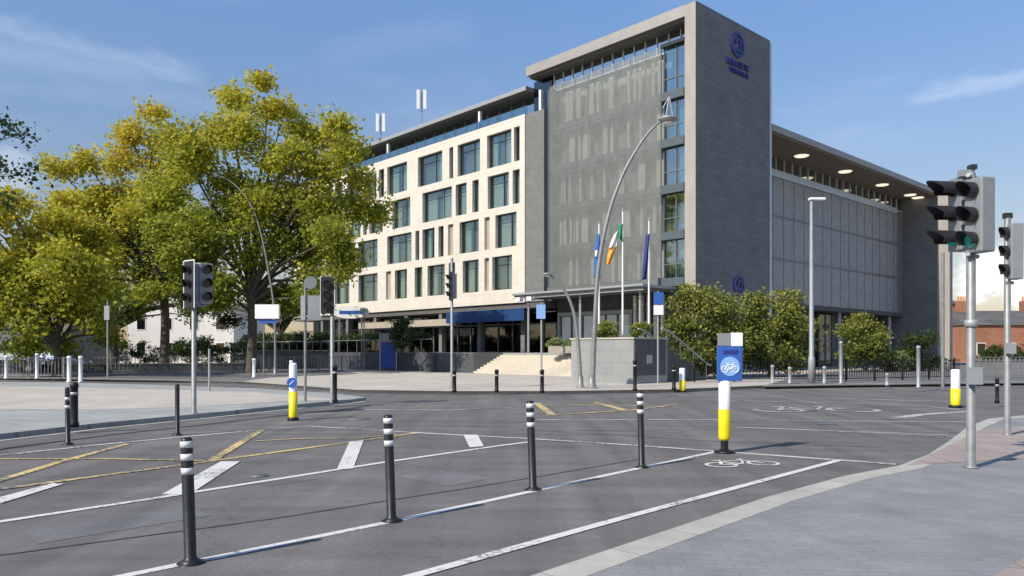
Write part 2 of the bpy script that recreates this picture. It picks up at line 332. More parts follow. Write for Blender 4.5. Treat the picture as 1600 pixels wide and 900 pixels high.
M['dark_paint'] = mat('dark_car_paint', (.03,.04,.06), .25, .4, var=.03)
M['rubber'] = mat('rubber', (.02,.02,.02), .8)
M['lamp_glow'] = mat('lamp_glow', (.9,.85,.7), .4, emit=(1,.88,.68,.75))
M['flag_blue'] = mat('flag_blue', (.02,.13,.42), .7); M['flag_navy'] = mat('flag_navy', (.02,.035,.18), .7)
M['flag_green'] = mat('flag_green', (.01,.22,.08), .7); M['flag_white'] = mat('flag_white', (.75,.74,.68), .7); M['flag_orange'] = mat('flag_orange', (.75,.33,.05), .7)
M['dark_wall'] = mat('dark_stone_wall', (.07,.075,.085), .6, var=.25)

# ------------------------------------------------------------ ground and roads
MB().add([(-900,-60,-.012),(900,-60,-.012),(900,1500,-.012),(-900,1500,-.012)], [(0,1,2,3)]).build('ground', M['ground'], kind='structure')
road = MB().add([(-90,-12,0),(120,-12,0),(120,75,0),(-90,75,0)], [(0,1,2,3)]).build('road', M['asphalt'], kind='structure')
P2 = lambda pts, z=0: [G(x, y, z) for x, y in pts]
# cycle track surface between the two near white lines
la = [(200,900),(612,816),(1120,706)]; lb = [(650,900),(1000,803),(1310,720)]
def ext(p, q, k):   # extend q->p beyond p by k metres
    d = (p-q).normalized(); return p + d*k
A = P2(la); B = P2(lb)
A0 = ext(A[0], A[1], 7); B0 = ext(B[0], B[1], 7)
MB().add([(p.x,p.y,.004) for p in [A0, B0, B[0], B[1], B[2], A[2], A[1], A[0]]], [tuple(range(8))]).build('cycle_lane', M['cycle_asphalt'], kind='structure')
def marking(name, pts, w, m='white_paint', z=.008, px=True):
    pts = P2(pts) if px else pts
    return MB().ribbon(pts, w, z).build(name, M[m], road)
MB().ribbon([A0]+A, .10, .009).build('lane_line', M['white_paint'], road)
MB().ribbon([B0]+B, .11, .009).build('lane_line', M['white_paint'], road)
marking('lane_line', [(-300,858),(0,816),(250,778),(600,723),(780,697),(835,690)], .11)
marking('edge_line', [(-200,745),(0,712),(170,694),(320,680),(480,666),(640,676)], .12, 'worn_paint')
marking('stop_line', [(640,676),(830,686),(1000,697),(1250,715),(1400,726)], .13, 'worn_paint')
# yellow box
marking('yellow_box_line', [(-150,785),(0,765),(330,721),(550,691),(650,677)], .13, 'yellow_paint', .009)
marking('yellow_box_line', [(-60,770),(95,722),(200,694)], .14, 'yellow_paint', .010)
marking('yellow_box_line', [(328,722),(372,695),(412,671)], .15, 'yellow_paint', .011)
marking('yellow_box_line', [(0,718),(180,718),(330,721)], .08, 'yellow_paint', .012)
marking('yellow_box_line', [(400,690),(470,686),(560,686),(620,679)], .08, 'yellow_paint', .013)
# white hatch bars
def bar(q, m='white_paint', z=.011):
    p = P2(q); MB().add([(a.x,a.y,z) for a in p], [(0,1,2,3)]).build('hatch_bar', M[m], road)
bar([(0,788),(0,778),(82,756),(100,757)]); bar([(252,774),(296,774),(375,722),(345,722)])
bar([(526,735),(552,733),(568,689),(546,691)]); bar([(734,700),(756,698),(746,680),(724,680)])
# far junction markings
marking('far_lane_line', [(560,640),(700,641),(800,637)], .14, 'worn_paint')
marking('far_lane_line', [(840,656),(1100,656),(1520,660)], .13, 'worn_paint')
marking('far_lane_line', [(1150,668),(1480,680)], .10, 'worn_paint')
marking('far_lane_line', [(1280,673),(1510,684)], .08, 'worn_paint')
marking('far_lane_line', [(1040,617),(1230,620),(1480,628)], .15, 'worn_paint')
marking('far_lane_line', [(1100,625),(1420,633),(1500,640)], .12, 'worn_paint')
marking('far_lane_line', [(1390,655),(1440,648),(1520,643)], .3, 'worn_paint')
marking('yellow_box_line', [(835,632),(1000,634)], .16, 'yellow_paint')
marking('yellow_box_line', [(838,630),(865,650)], .22, 'yellow_paint', .010)
marking('yellow_box_line', [(930,629),(975,641)], .22, 'yellow_paint', .011)
marking('yellow_box_line', [(850,650),(990,641),(1060,632)], .16, 'yellow_paint', .012)
def bike_mark(c, ang, s, m, name='bicycle_symbol'):
    mb = MB(); cs, sn = math.cos(ang), math.sin(ang)
    T = lambda x, y: Vector((c.x+(x*cs-y*sn)*s, c.y+(x*sn+y*cs)*s))
    for cx in (-.55, .55):
        mb.ribbon([T(cx+.34*math.cos(a*math.pi/8), .34*math.sin(a*math.pi/8)*1.0) for a in range(17)], .09*s, .012)
    for pl in ([(-.55,0),(-.25,.55),(.3,.5),(0,0),(-.55,0)], [(0,0),(-.28,.62)], [(.55,0),(.28,.7),(.45,.75)], [(-.4,.68),(-.15,.68)]):
        mb.ribbon([T(*p) for p in pl], .08*s, .0125)
    mb.build(name, M[m], road)
bike_mark(G(1160,726), R(15), 0.62, 'white_paint'); bike_mark(G(1275,641), R(3), 1.9, 'worn_paint')
# manhole covers and repair patches
for (px, py, r) in ((405,744,.12), (560,655,.3)):
    p = G(px, py); MB().lathe([(0,.011),(r,.011),(r,.006)], 20, (p.x,p.y)).build('manhole_cover', M['frame_grey'], road)
mp = P2([(700,760),(770,748),(690,735),(620,745)]); MB().add([(a.x,a.y,.0035) for a in mp],[(0,1,2,3)]).build('asphalt_patch', M['far_asphalt'], road)

for q, nm in (([(60,850),(330,806),(290,790),(40,830)],0),([(900,672),(1060,676),(1090,668),(930,664)],0),([(420,760),(500,748),(470,741),(395,752)],1)):
    a_ = P2(q); MB().add([(a.x,a.y,.0033) for a in a_],[(0,1,2,3)]).build('asphalt_patch', M['cycle_asphalt' if nm else 'far_asphalt'], road)
M['sealant'] = mat('bitumen_seal', (.075,.073,.072), .6, var=.4)
for ln in ([(0,868),(420,812),(800,752),(1010,716)],[(700,664),(1120,690),(1400,700)]):
    p_ = P2(ln); q_ = []
    for a_, b_ in zip(p_[:-1], p_[1:]):
        for k in range(14): c = a_.lerp(b_, k/14); q_.append((c.x+rnd.uniform(-.006,.006), c.y+rnd.uniform(-.006,.006)))
    MB().ribbon(q_, .028, .0062).build('joint_seal', M['sealant'], road)
for (px, py) in ((1290,662),):
    p = G(px, py); MB().box(p.x-.22,p.y-.2,.006,p.x+.22,p.y+.2,.0125).build('drain_cover', M['frame_grey'], road)

# near pavement on the right with kerb
kpx = [(790,916),(1000,845),(1200,778),(1320,745),(1405,729),(1450,712),(1483,690),(1512,668),(1545,655),(1640,646),(1800,640)]
K = P2(kpx, 0.03); K0 = ext(K[0], K[1], 6)
KK = [K0]+K
def offset_line(pts, d):
    out = []; n = len(pts)
    for i, p in enumerate(pts):
        t = (pts[min(i+1,n-1)]-pts[max(i-1,0)]); t.z = 0; t.normalize(); out.append(Vector((p.x+t.y*d, p.y-t.x*d, p.z)))
    return out
def strip(ptsa, ptsb, z0, z1):
    mb = MB(); n = len(ptsa)
    vs = [(p.x,p.y,z1) for p in ptsa]+[(p.x,p.y,z1) for p in ptsb]+[(p.x,p.y,z0) for p in ptsa]+[(p.x,p.y,z0) for p in ptsb]
    fs = []
    for i in range(n-1):
        fs += [(i,n+i,n+i+1,i+1), (i,i+1,2*n+i+1,2*n+i), (n+i,3*n+i,3*n+i+1,n+i+1)]
    fs += [(0,2*n,3*n,n), (n-1,2*n-1,4*n-1,3*n-1)]
    return mb.add(vs, fs)
KI = offset_line(KK, .30)
strip(KK, KI, -.02, .045).build('kerb', M['kerb'], kind='structure')
MB().prism([(p.x,p.y) for p in offset_line(KK,.303)] + [(30,KK[-1].y),(30,-8),(KK[0].x,-8)], -.02, .043).build('pavement', M['cobble'], kind='structure')
# pink tactile paving beyond the pole; the corner wedge only reuses its pinkish tint
tp = P2([(1418,727),(1492,692),(1530,672),(1700,660),(1760,700),(1620,716)], .043)
MB().add([(p.x,p.y,.0475) for p in tp], [tuple(range(6))[::-1]]).build('pink_paving', M['pink_pave'], kind='structure')
tp = P2([(1545,905),(1610,866),(1760,850),(1760,980)], .043)
MB().add([(p.x,p.y,.0475) for p in tp], [tuple(range(4))]).build('corner_wedge', M['pink_pave'], kind='structure')

# left island pavement
ZI = .13
ipx = [(-260,727),(0,689),(160,670),(330,653),(450,640),(545,631),(572,627),(520,620),(400,612),(250,606),(100,602),(-60,600)]
I_ = [G(x,y,.0) for x,y in ipx]
MB().prism([(p.x,p.y) for p in I_] + [(-60,30),(-45,12)], -.02, ZI).build('pavement', M['concrete_pave'], kind='structure')
bp_ = [G(x,y,ZI) for x,y in [(-200,648),(0,640),(160,640),(300,636),(440,627),(540,625),(400,613),(200,607.5),(0,603)]]
MB().add([(p.x,p.y,ZI+.004) for p in bp_], [tuple(range(9))]).build('beige_paving', M['beige_pave'], kind='structure')
MB().ribbon([G(x,y,ZI) for x,y in ipx[:7]], .14, ZI+.008).build('kerb_top', M['kerb'], kind='structure')
# far pavement
fpx = [(-500,592),(-100,592),(150,595),(380,600),(560,614),(700,616),(860,616),(1050,613),(1200,606),(1330,604),(1500,602),(1700,598)]
F_ = [G(x,y,0) for x,y in fpx]
MB().prism([(p.x,p.y) for p in F_] + [(120,120),(-120,120)], -.02, .12).build('far_pavement', M['beige_pave'], kind='structure')
MB().ribbon(F_, .3, .128).build('far_kerb', M['kerb'], kind='structure')
mf = [G(x,y,.12) for x,y in [(1190,604),(1330,601.5),(1700,597)]]
MB().prism([(p.x,p.y) for p in mf]+[(110,90),(60,100),(20,52)], .1, .126).build('forecourt', M['far_asphalt'], kind='structure')
# dark tarmac path under the trees
tf = [G(x,y,.12) for x,y in [(-300,589),(-100,589),(380,596),(420,590),(560,584)]]
MB().prism([(p.x,p.y) for p in tf]+[(-20,80),(-110,90)], .1, .127).build('tree_path', M['far_asphalt'], kind='structure')

# ------------------------------------------------------------ hotel
ANG = math.atan2(.678,.735); CX, CY = 11.98, 50.0
hotel = thing('hotel_building', 'large grey and cream stone hotel with tall tower and mesh screens behind the junction', 'building', (CX,CY,0), ANG)
def LW(x, y, z=0):   # building-local to world
    e = Vector((.735,.678)); l = Vector((-.678,.735)); p = Vector((CX,CY))+e*x+l*y; return Vector((p.x,p.y,z))
def LT(px, x=0.0):   # local y on the facade plane x for an image column
    r = (px-800)/FPX; a = CX+.735*x; b = CY+.678*x
    return (a-b*r)/(.678+.735*r)
H = lambda mb, name, m, parent=hotel, **k: mb.build(name, M[m], parent, **k)
# --- tower
H(MB().box(0,0,0, 9.55,.84,24.5), 'end_wall', 'stone_dark')
H(MB().box(-.012,.0,0, -.001,.84,24.45), 'sunlit_edge_face', 'sunlit_edge_stone')  # thin sheet over the same stone, paler to paint sun on this face
H(MB().box(9.55,.06,0, 9.92,.8,24.4), 'corner_glazing', 'glass_blue')
H(MB().box(0,.842,23.75, 10.2,16.0,24.5), 'tower_roof', 'roof_metal')
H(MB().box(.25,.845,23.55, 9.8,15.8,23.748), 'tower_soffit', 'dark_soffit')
H(MB().box(1.55,.85,0, 9.9,13.9,23.5), 'tower_core', 'room_mid')
cl = H(MB().box(1.15,.85,22.3, 1.2,13.9,23.54), 'clerestory', 'glass_sky')
mb = MB()
for i in range(14): mb.box(1.08,.9+i*1.0,22.3, 1.149,.96+i*1.0,23.54)
mb.box(1.05,.85,22.22,1.149,13.9,22.3); H(mb, 'mullions', 'white_metal', cl)
for i in range(0,13):
    if i % 4 != 2: H(MB().box(1.35,1.0+i*1.0,22.35, 1.40,1.85+i*1.0,23.5), 'blind', 'glass_blue', cl)
# glass stair slot with floor edges
ZS = [6.3,9.45,12.6,15.75,18.95]
sg = H(MB().box(.62,.85,5.8, .68,3.0,22.3), 'stair_glazing', 'glass_slot')
mb = MB()
for y in (1.9,2.9): mb.box(.55,y,5.8,.619,y+.05,22.3)
for z in ZS[0:]: mb.box(.56,.85,z+1.2,.618,3.0,z+1.25)
H(mb, 'mullions', 'frame_grey', sg)
for z in ZS: H(MB().box(.30,1.15,z-.28,.58,3.0,z+.28).box(.69,.85,z-.25,1.5,3.0,z+.25), 'floor_edge', 'slab_dark')
mb = MB()
for z in ZS[:-1]: mb.box(1.0,1.2,z+.5, 1.3,1.9,z+2.6)
H(MB().box(.42,.86,5.9, .60,1.14,22.25), 'edge_panel', 'glass_blue'); H(mb, 'stair_lining', 'glass_blue')
H(MB().box(.28,1.1,22.32, 1.04,3.0,22.55), 'stair_head', 'frame_dark')
# mesh screen with curtains behind
SCR0, SCR1 = 3.0, 13.6
mb = MB(); 
ts_ = H(MB().box(.28,SCR0,6.65, .32,SCR1,22.35), 'mesh_screen', 'screen')
mb = MB()
for i in range(9): y = SCR0+i*(SCR1-SCR0)/8; mb.box(.325,y-.03,6.65,.40,y+.03,22.35)
for z in ZS: mb.box(.325,SCR0,z-.12,.42,SCR1,z+.12)
H(mb, 'screen_frame', 'frame_grey')
mb = MB(); r2 = random.Random(3)
for fl in range(5):
    z = ZS[fl]+.35
    y = SCR0+r2.uniform(.1,.5)
    while y < SCR1-.8:
        w = r2.choice((.22,.3,.45,.7)); H(MB().box(1.02,y,z, 1.08,y+w,z+2.5), 'curtain', 'curtain', ts_); y += w+r2.choice((.25,.35,.9,1.3))
for z in ZS: H(MB().box(.46,SCR0,z-.35, 1.5,SCR1,z+.35), 'floor_band', 'stone_mid')
H(MB().box(0,SCR0,5.7, .9,SCR1,6.6), 'screen_sill', 'frame_grey')
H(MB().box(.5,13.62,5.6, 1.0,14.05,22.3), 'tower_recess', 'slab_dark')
H(MB().box(.1,14.06,5.57, 3,16.13,20.72), 'grey_pier', 'stone_mid')
H(MB().box(1.0,14.06,20.73, 9,16.1,23.5), 'link_wall', 'glass_dark')
# emblems on the end wall: ring, inner stroke and two bars of illegible lettering
def emblem(x, z, s, bars=True):
    mb = MB(); n = 28
    def ring(cx, cz, r0, r1, a0=0, a1=360):
        k = n; pts = [(a0+(a1-a0)*i/k) for i in range(k+1)]
        vs = []
        for a in pts:
            c, si = math.cos(R(a)), math.sin(R(a))
            vs += [(cx+r1*c,-.10,cz+r1*si),(cx+r0*c,-.10,cz+r0*si),(cx+r1*c,-.002,cz+r1*si),(cx+r0*c,-.002,cz+r0*si)]
        fs = []
        for i in range(k): a=4*i; b=a+4; fs += [(a,b,b+1,a+1),(a+2,b+2,b,a),(a+1,b+1,b+3,a+3)]
        mb.add(vs, fs)
    ring(x, z, .74*s, 1.0*s); ring(x+.12*s, z+.1*s, .22*s, .48*s, -60, 200)
    mb.box(x-.75*s,-.095,z-.55*s, x+.55*s,-.002,z-.25*s)
    if bars:
        r3 = random.Random(5); cx = x-1.5*s
        while cx < x+1.5*s:
            w = r3.uniform(.16,.26)*s; mb.box(cx,-.09,z-1.75*s,cx+w*.35,-.002,z-1.25*s)
            mb.box(cx,-.085,z-(1.33 if r3.random()<.5 else 1.75)*s,cx+w,-.002,z-(1.25 if r3.random()<.5 else 1.62)*s-.03); cx += w*1.35
        cx = x-1.1*s
        while cx < x+1.6*s:
            w = r3.uniform(.12,.2)*s; mb.box(cx,-.09,z-2.3*s,cx+w*.5,-.002,z-1.95*s); cx += w*1.3
    return mb
H(emblem(5.0, 22.95, .9), 'wall_emblem', 'logo_blue', label='dark blue round emblem high on the tower')
H(emblem(5.2, 6.2, .7, False), 'wall_emblem', 'logo_blue', label='small blue emblem low on the tower behind the bushes')
# --- right wing
W0, W1 = 9.93, 44.0
wr = H(MB().box(W0,0,17.95, W1+.85,15,18.45), 'wing_roof', 'roof_metal')
H(MB().box(W0,.15,17.80, W1+.7,14.5,17.948), 'wing_soffit', 'soffit')
for x in (18.0,26.2,34.4,41.5,43.6):
    o = H(MB().lathe([(0,17.74),(.52,17.74),(.6,17.80)], 20, (x,1.8)), 'soffit_light', 'lamp_glow'); 
H(MB().box(W1,.02,0, W1+.8,14,17.79), 'fin_wall', 'stone_mid')
H(MB().box(W1-.02,-1.15,0, W1+.84,.018,18.3), 'fin_edge', 'sunlit_edge_stone')  # outer part of the fin wall, its sunlit tone painted with paler stone
H(MB().box(W0,4.6,5.7, W1-.02,14,17.78), 'wing_core', 'room_mid')
wc = H(MB().box(W0,3.6,16.6, W1-.02,3.66,17.78), 'wing_clerestory', 'glass_sky')
mb = MB()
for i in range(24): mb.box(W0+i*1.42,3.52,16.6,W0+i*1.42+.06,3.599,17.78)
mb.box(W0,3.45,16.5,W1-.02,3.599,16.6); H(mb, 'mullions', 'white_metal', wc)
ws = H(MB().box(W0,3.46,5.72, W1-1.6,3.50,16.1), 'mesh_screen', 'screen_side')
H(MB().box(W0,3.40,16.15, W1-1.6,3.5,16.75), 'light_band', 'band_pale')
H(MB().box(W1-1.6,3.46,5.72, W1-.02,4.4,16.45), 'end_panel', 'stone_dark')
mb = MB()
for i in range(17): x = W0+i*2.0; mb.box(x,3.502,5.72,x+.07,3.6,16.1)
for z in (5.75,9.3,12.85): mb.box(W0,3.503,z,W1-1.62,3.62,z+.22)
for k in range(18): mb.box(W0+1+k*1.8,3.43,5.73,W0+1.03+k*1.8,3.459,16.09)
for z in (9.3,12.85): mb.box(W0,3.40,z,W1-1.62,3.429,z+.14)
H(mb, 'screen_frame', 'frame_grey')
mb = MB(); r2 = random.Random(8)
for fl in range(3):
    z = 6.2+fl*3.55
    x = W0+.4
    while x < W1-3:
        w = r2.choice((.5,.8,1.2)); H(MB().box(x,4.3,z,x+w,4.36,z+2.7), 'curtain', 'curtain', ws); x += w+r2.choice((.8,1.6,2.4))
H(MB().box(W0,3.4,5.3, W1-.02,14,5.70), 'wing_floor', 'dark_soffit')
gf = H(MB().box(W0,5.2,.12, 31,5.26,5.29), 'ground_glazing', 'glass_dark')
mb = MB()
for i in range(16): mb.box(W0+i*1.4,5.12,.12,W0+i*1.4+.07,5.199,5.29)
mb.box(W0,5.12,2.6,31,5.198,2.7); H(mb, 'mullions', 'frame_grey', gf)
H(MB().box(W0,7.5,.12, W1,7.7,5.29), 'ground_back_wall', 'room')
H(MB().box(31,6.2,.12, W1-.02,6.4,5.29), 'ground_side_wall', 'stone_mid')
for x in (12,18,24,30,36,42): H(MB().cyl(x,4.1,.12,5.29,.22), 'column', 'pale_metal')
# --- cream wing
Y0, Y1 = 16.15, 56.0
H(MB().box(.95,Y0,5.57, 12,Y1,20.72), 'cream_wing_core', 'room_mid')
rows = [(19.94,17.13), (16.45,13.66), (13.03,10.25), (9.55,6.74)]
wins = [
 [(803,812),(761,799),(715,750),(702,708),(653,691),(605,636),(592,600),(571,588)],
 [(801,812),(762,795),(738,748),(712,729),(660,706),(613,641),(577,598)],
 [(774,807),(757,765),(718,748),(700,708),(685,693),(660,679),(649,655),(605,643),(560,590)],
 [(769,800),(757,764),(723,748),(701,711),(668,695),(648,660),(617,636),(603,611),(560,590),(523,546)]]
solid = {(2,1),(2,3),(3,1),(3,7)}
fac = MB(); zb = 5.57
zs_ = [20.76] + [z for r_ in rows for z in r_] + [5.57]
for i in range(0,10,2): fac.box(0,Y0,zs_[i+1], .45,Y1,zs_[i])
r4 = random.Random(21)
for ri, (zt, zbm) in enumerate(rows):
    spans = sorted([(LT(b), LT(a), k) for k, (a, b) in enumerate(wins[ri])])
    y = spans[-1][1]
    k = 20
    while y < Y1-5:
        w = r4.choice((.7,2.6,3.0,1.6)); g = r4.choice((.5,1.0)); spans.append((y+g, y+g+w, k)); y += g+w; k += 1
    cur = Y0
    for (a, b, k) in spans:
        if a > cur: fac.box(0,cur,zbm,.45,a,zt)
        cur = b
        if (ri, k) in solid:
            H(MB().box(.28,a,zbm,.40,b,zt), 'stone_panel', 'pale_panel'); continue
        wd = H(MB().box(.30,a,zbm,.42,a+.07,zt).box(.30,b-.07,zbm,.42,b,zt).box(.30,a+.07,zt-.08,.42,b-.07,zt).box(.30,a+.07,zbm,.42,b-.07,zbm+.08), 'window', 'frame_dark')
        H(MB().box(.35,a+.07,zbm+.08,.37,b-.07,zt-.08), 'pane', 'glass', wd)
        mbm = MB()
        if b-a > 1.8: mbm.box(.31,a+(b-a)*.34,zbm+.08,.349,a+(b-a)*.34+.06,zt-.08)
        if b-a > 1.2: mbm.box(.312,a+.07,zt-.75,.348,b-.07,zt-.69)
        if mbm.v: H(mbm, 'glazing_bar', 'frame_dark', wd)
        cm = MB(); w = b-a
        if w > 1.2:
            cw = w*r4.uniform(.15,.42); cm.box(.55,a+.1,zbm+.05,.6,a+.1+cw,zt-.05)
            if r4.random() < .8: cw = w*r4.uniform(.15,.5); cm.box(.62,b-.1-cw,zbm+.05,.66,b-.1,zt-.05)
        elif r4.random() < .5: cm.box(.55,a+.05,zbm+.05,.6,b-.05,zt-.05)
        if cm.v: H(cm, 'curtain', 'curtain', wd)
    fac.box(0,cur,zbm,.45,Y1,zt)
H(fac, 'cream_facade', 'limestone')
# penthouse
H(MB().box(.1,Y0,22.72, 13,Y1+1,23.05), 'penthouse_roof', 'pale_metal')
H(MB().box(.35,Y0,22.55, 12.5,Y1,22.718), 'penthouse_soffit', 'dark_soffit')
pg = H(MB().box(1.5,Y0,20.78, 1.56,Y1,22.54), 'penthouse_glazing', 'glass_sky')
mb = MB()
for i in range(26): mb.box(1.4,Y0+i*1.55,20.78,1.499,Y0+i*1.55+.08,22.54)
mb.box(1.38,Y0,20.768,1.495,Y1,20.9)
H(mb, 'mullions', 'frame_grey', pg)
H(MB().box(3.2,Y0,20.78, 11,Y1,22.40), 'penthouse_core', 'room_mid')
H(MB().box(.25,Y0,20.765, .29,Y1,21.5), 'balustrade', 'glass_teal')
for px in (840,745,602): 
    y = LT(px,.1); H(MB().box(.35,y-.12,20.77,.6,y+.12,22.44), 'roof_column', 'white_metal')
# ground floor of cream wing
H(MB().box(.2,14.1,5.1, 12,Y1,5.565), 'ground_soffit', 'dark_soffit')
g2 = H(MB().box(2.6,SCR0,1.5, 2.66,Y1,5.09), 'ground_glazing', 'glass_dark')
mb = MB()
for i in range(28): mb.box(2.5,SCR0+.2+i*1.9,1.5,2.599,SCR0+.3+i*1.9,5.09)
mb.box(2.5,SCR0,3.9,2.598,Y1,4.0); H(mb, 'mullions', 'frame_grey', g2)
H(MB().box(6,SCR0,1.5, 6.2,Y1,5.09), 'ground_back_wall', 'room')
for y in (16.5,22,27.5,33,38.5,44,49.5): H(MB().box(.3,y,1.5,.75,y+.45,5.09), 'column', 'stone_mid')
ya, yb = LT(830,-.2), LT(708,-.2)
H(MB().box(-1.0,ya,4.92,.15,yb,5.02), 'awning', 'awning')
H(MB().box(-1.0,ya,4.05,-.93,yb,4.918), 'awning_valance', 'awning')
H(MB().box(-.6,LT(712,-.6),3.9,.1,LT(560,-.6),4.5), 'brown_fascia', 'pale_panel')
# entrance under the tower
mb = MB()
for i in range(5): mb.box(.9,3.2+i*.6,1.5,1.1,3.45+i*.6,5.6)
H(mb, 'entrance_fins', 'limestone')
H(MB().box(1.2,.9,1.5,1.5,13.6,5.69), 'entrance_wall', 'dark_wall')
mb = MB()
for i in range(6): mb.box(1.10,6.4+i*1.15,1.6,1.19,7.3+i*1.15,4.3)
H(mb, 'entrance_doors', 'glass_blue')
mb = MB().box(.95,6.0,4.35,1.19,13.4,4.6).box(.92,6.0,1.5,1.19,6.25,4.34).box(.93,13.2,1.5,1.19,13.4,4.34); H(mb, 'door_frame', 'pale_metal')
# canopy
mb = MB().box(-3.6,1.5,5.62,-.05,13.5,5.72)
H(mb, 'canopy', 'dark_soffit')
mb = MB().box(-3.75,1.4,5.78,-3.62,13.6,5.92).box(-3.7,1.4,5.5,-3.62,13.6,5.56)
for i in range(13): mb.box(-3.6,1.5+i*1.0,5.73,-.05,1.56+i*1.0,5.9)
H(mb, 'canopy_frame', 'pale_metal')
for y in (2.2,7.4,12.6): H(MB().cyl(-3.0,y,1.5,5.61,.09), 'canopy_column', 'pale_metal')
for y in (11.4,12.6): H(MB().box(-3.9,y,5.3,-3.55,y+.5,5.6), 'canopy_lamp', 'white_metal')

# --- terrace (platform), its steps and walls
terr = thing('entrance_terrace', 'raised stone entrance terrace with pale steps and dark glass edge before the hotel', 'terrace', (CX,CY,0), ANG)
T = lambda mb, name, m, parent=terr, **k: mb.build(name, M[m], parent, **k)
YS0, YS1 = 2.3, 11.8
T(MB().box(-6.3,.0,.12, 1.1,YS1,1.5), 'platform', 'plinth')
T(MB().box(-9,YS1+.002,.12, 2.5,52,1.5), 'platform', 'stone_mid')
nst = 9; mb = MB()
for i in range(nst): mb.box(-6.302-.3*(i+1),YS0,.12, -6.302-.3*i,YS1-.002,1.5-(i+1)*1.38/(nst+1))
T(mb, 'steps', 'stair')
# edge wall sloping down by the steps
T(MB().add([(-9.02,YS1+.02,.12),(-9.02,YS1+.02,1.45),(-9.02,YS1+5,1.46),(-9.02,YS1+5,.12)], [(0,1,2,3)]).box(-9.3,YS1+4.2,.12,-9.01,52,1.52), 'edge_wall', 'dark_wall')
mb = MB()
for i in range(24): mb.box(-9.2,YS1+4.4+i*1.5,1.53,-9.16,YS1+5.8+i*1.5,2.45)
T(mb, 'balustrade_glass', 'glass_dark')
mb = MB()
for i in range(25): mb.cyl(-9.18,YS1+4.3+i*1.5,1.53,2.5,.03,n=8)
mb.tube([(-9.18,YS1+4.3,2.5),(-9.18,YS1+40,2.5)],.03,8); T(mb, 'balustrade_rail', 'steel_rail')
# plinth with flags (world aligned corner)
Q = G(990,600,.12); qx = (Q.x-CX)*.735+(Q.y-CY)*.678; qy = -(Q.x-CX)*.678+(Q.y-CY)*.735
pl = thing('stone_plinth', 'grey granite plinth block carrying the flagpoles beside the pale steps', 'plinth', (CX,CY,0), ANG)
MB().box(qx,qy,.12,qx+2.6,qy+3.9,2.2).build('block', M['plinth'], pl)
MB().box(qx+.02,qy-.06,.5,qx+2.4,qy-.005,2.16).build('shaded_face', M['dark_wall'], pl)  # dark sheet painting shade on the face turned from the sun
MB().box(qx+.9,qy-.09,1.05,qx+1.3,qy-.062,1.45).build('wall_plate', M['pale_metal'], pl)
MB().box(qx-.05,qy-.05,2.202,qx+2.65,qy+3.95,2.27).build('coping', M['stair'], pl)
# stair flight right of the plinth with handrail
fl = thing('side_stair', 'dark side stair with sloping pale handrail right of the granite plinth', 'stair', (CX,CY,0), ANG)
mb = MB(); sx = qx+2.7
for i in range(8): mb.box(sx+.45*i,qy+.3,.12, sx+.45*(i+1)-.002,qy+1.8,1.9-.22*i)
mb.build('steps', M['dark_wall'], fl)
for dy in (.35, 1.75):
    mb = MB().tube([(sx-.1,qy+dy,2.75),(sx+.5,qy+dy,2.62),(sx+3.9,qy+dy,.95),(sx+4.2,qy+dy,.9)], .05, 8)
    for k in range(4): mb.cyl(sx+.3+k*1.15,qy+dy,.12,2.66-.56*k,.03,n=8)
    mb.build('handrail', M['pale_metal'], fl)

# antennas on the roof
def antenna(px, pyt, pyb, n, label):
    Y = LW(5,LT(px,5)).y; base = AT(px, 0, Y); zb_ = 23.1; zt = EYE+(HOR-pyt)/FPX*Y
    t = thing('roof_antenna', label, 'antenna', (base.x, Y, zb_), 0, 'antennas on the hotel roof')
    MB().cyl(0,0,0,zt-zb_,.06,n=8).build('mast', M['galv'], t)
    for i in range(n):
        x = (i-(n-1)/2)*.7; h = 1.9 if n > 1 else 1.4
        MB().box(x-.16,-.28,zt-zb_-h,x+.16,-.1,zt-zb_+.1).build('panel', M['white_metal'], t)
        MB().tube([(0,0,zt-zb_-.7),(x,-.1,zt-zb_-.7)],.03,6).build('bracket', M['galv'], t)
antenna(659,143,180,2,'taller white twin panel antenna on the hotel roof'); antenna(595,180,200,2,'shorter white panel antenna farther left on the hotel roof')

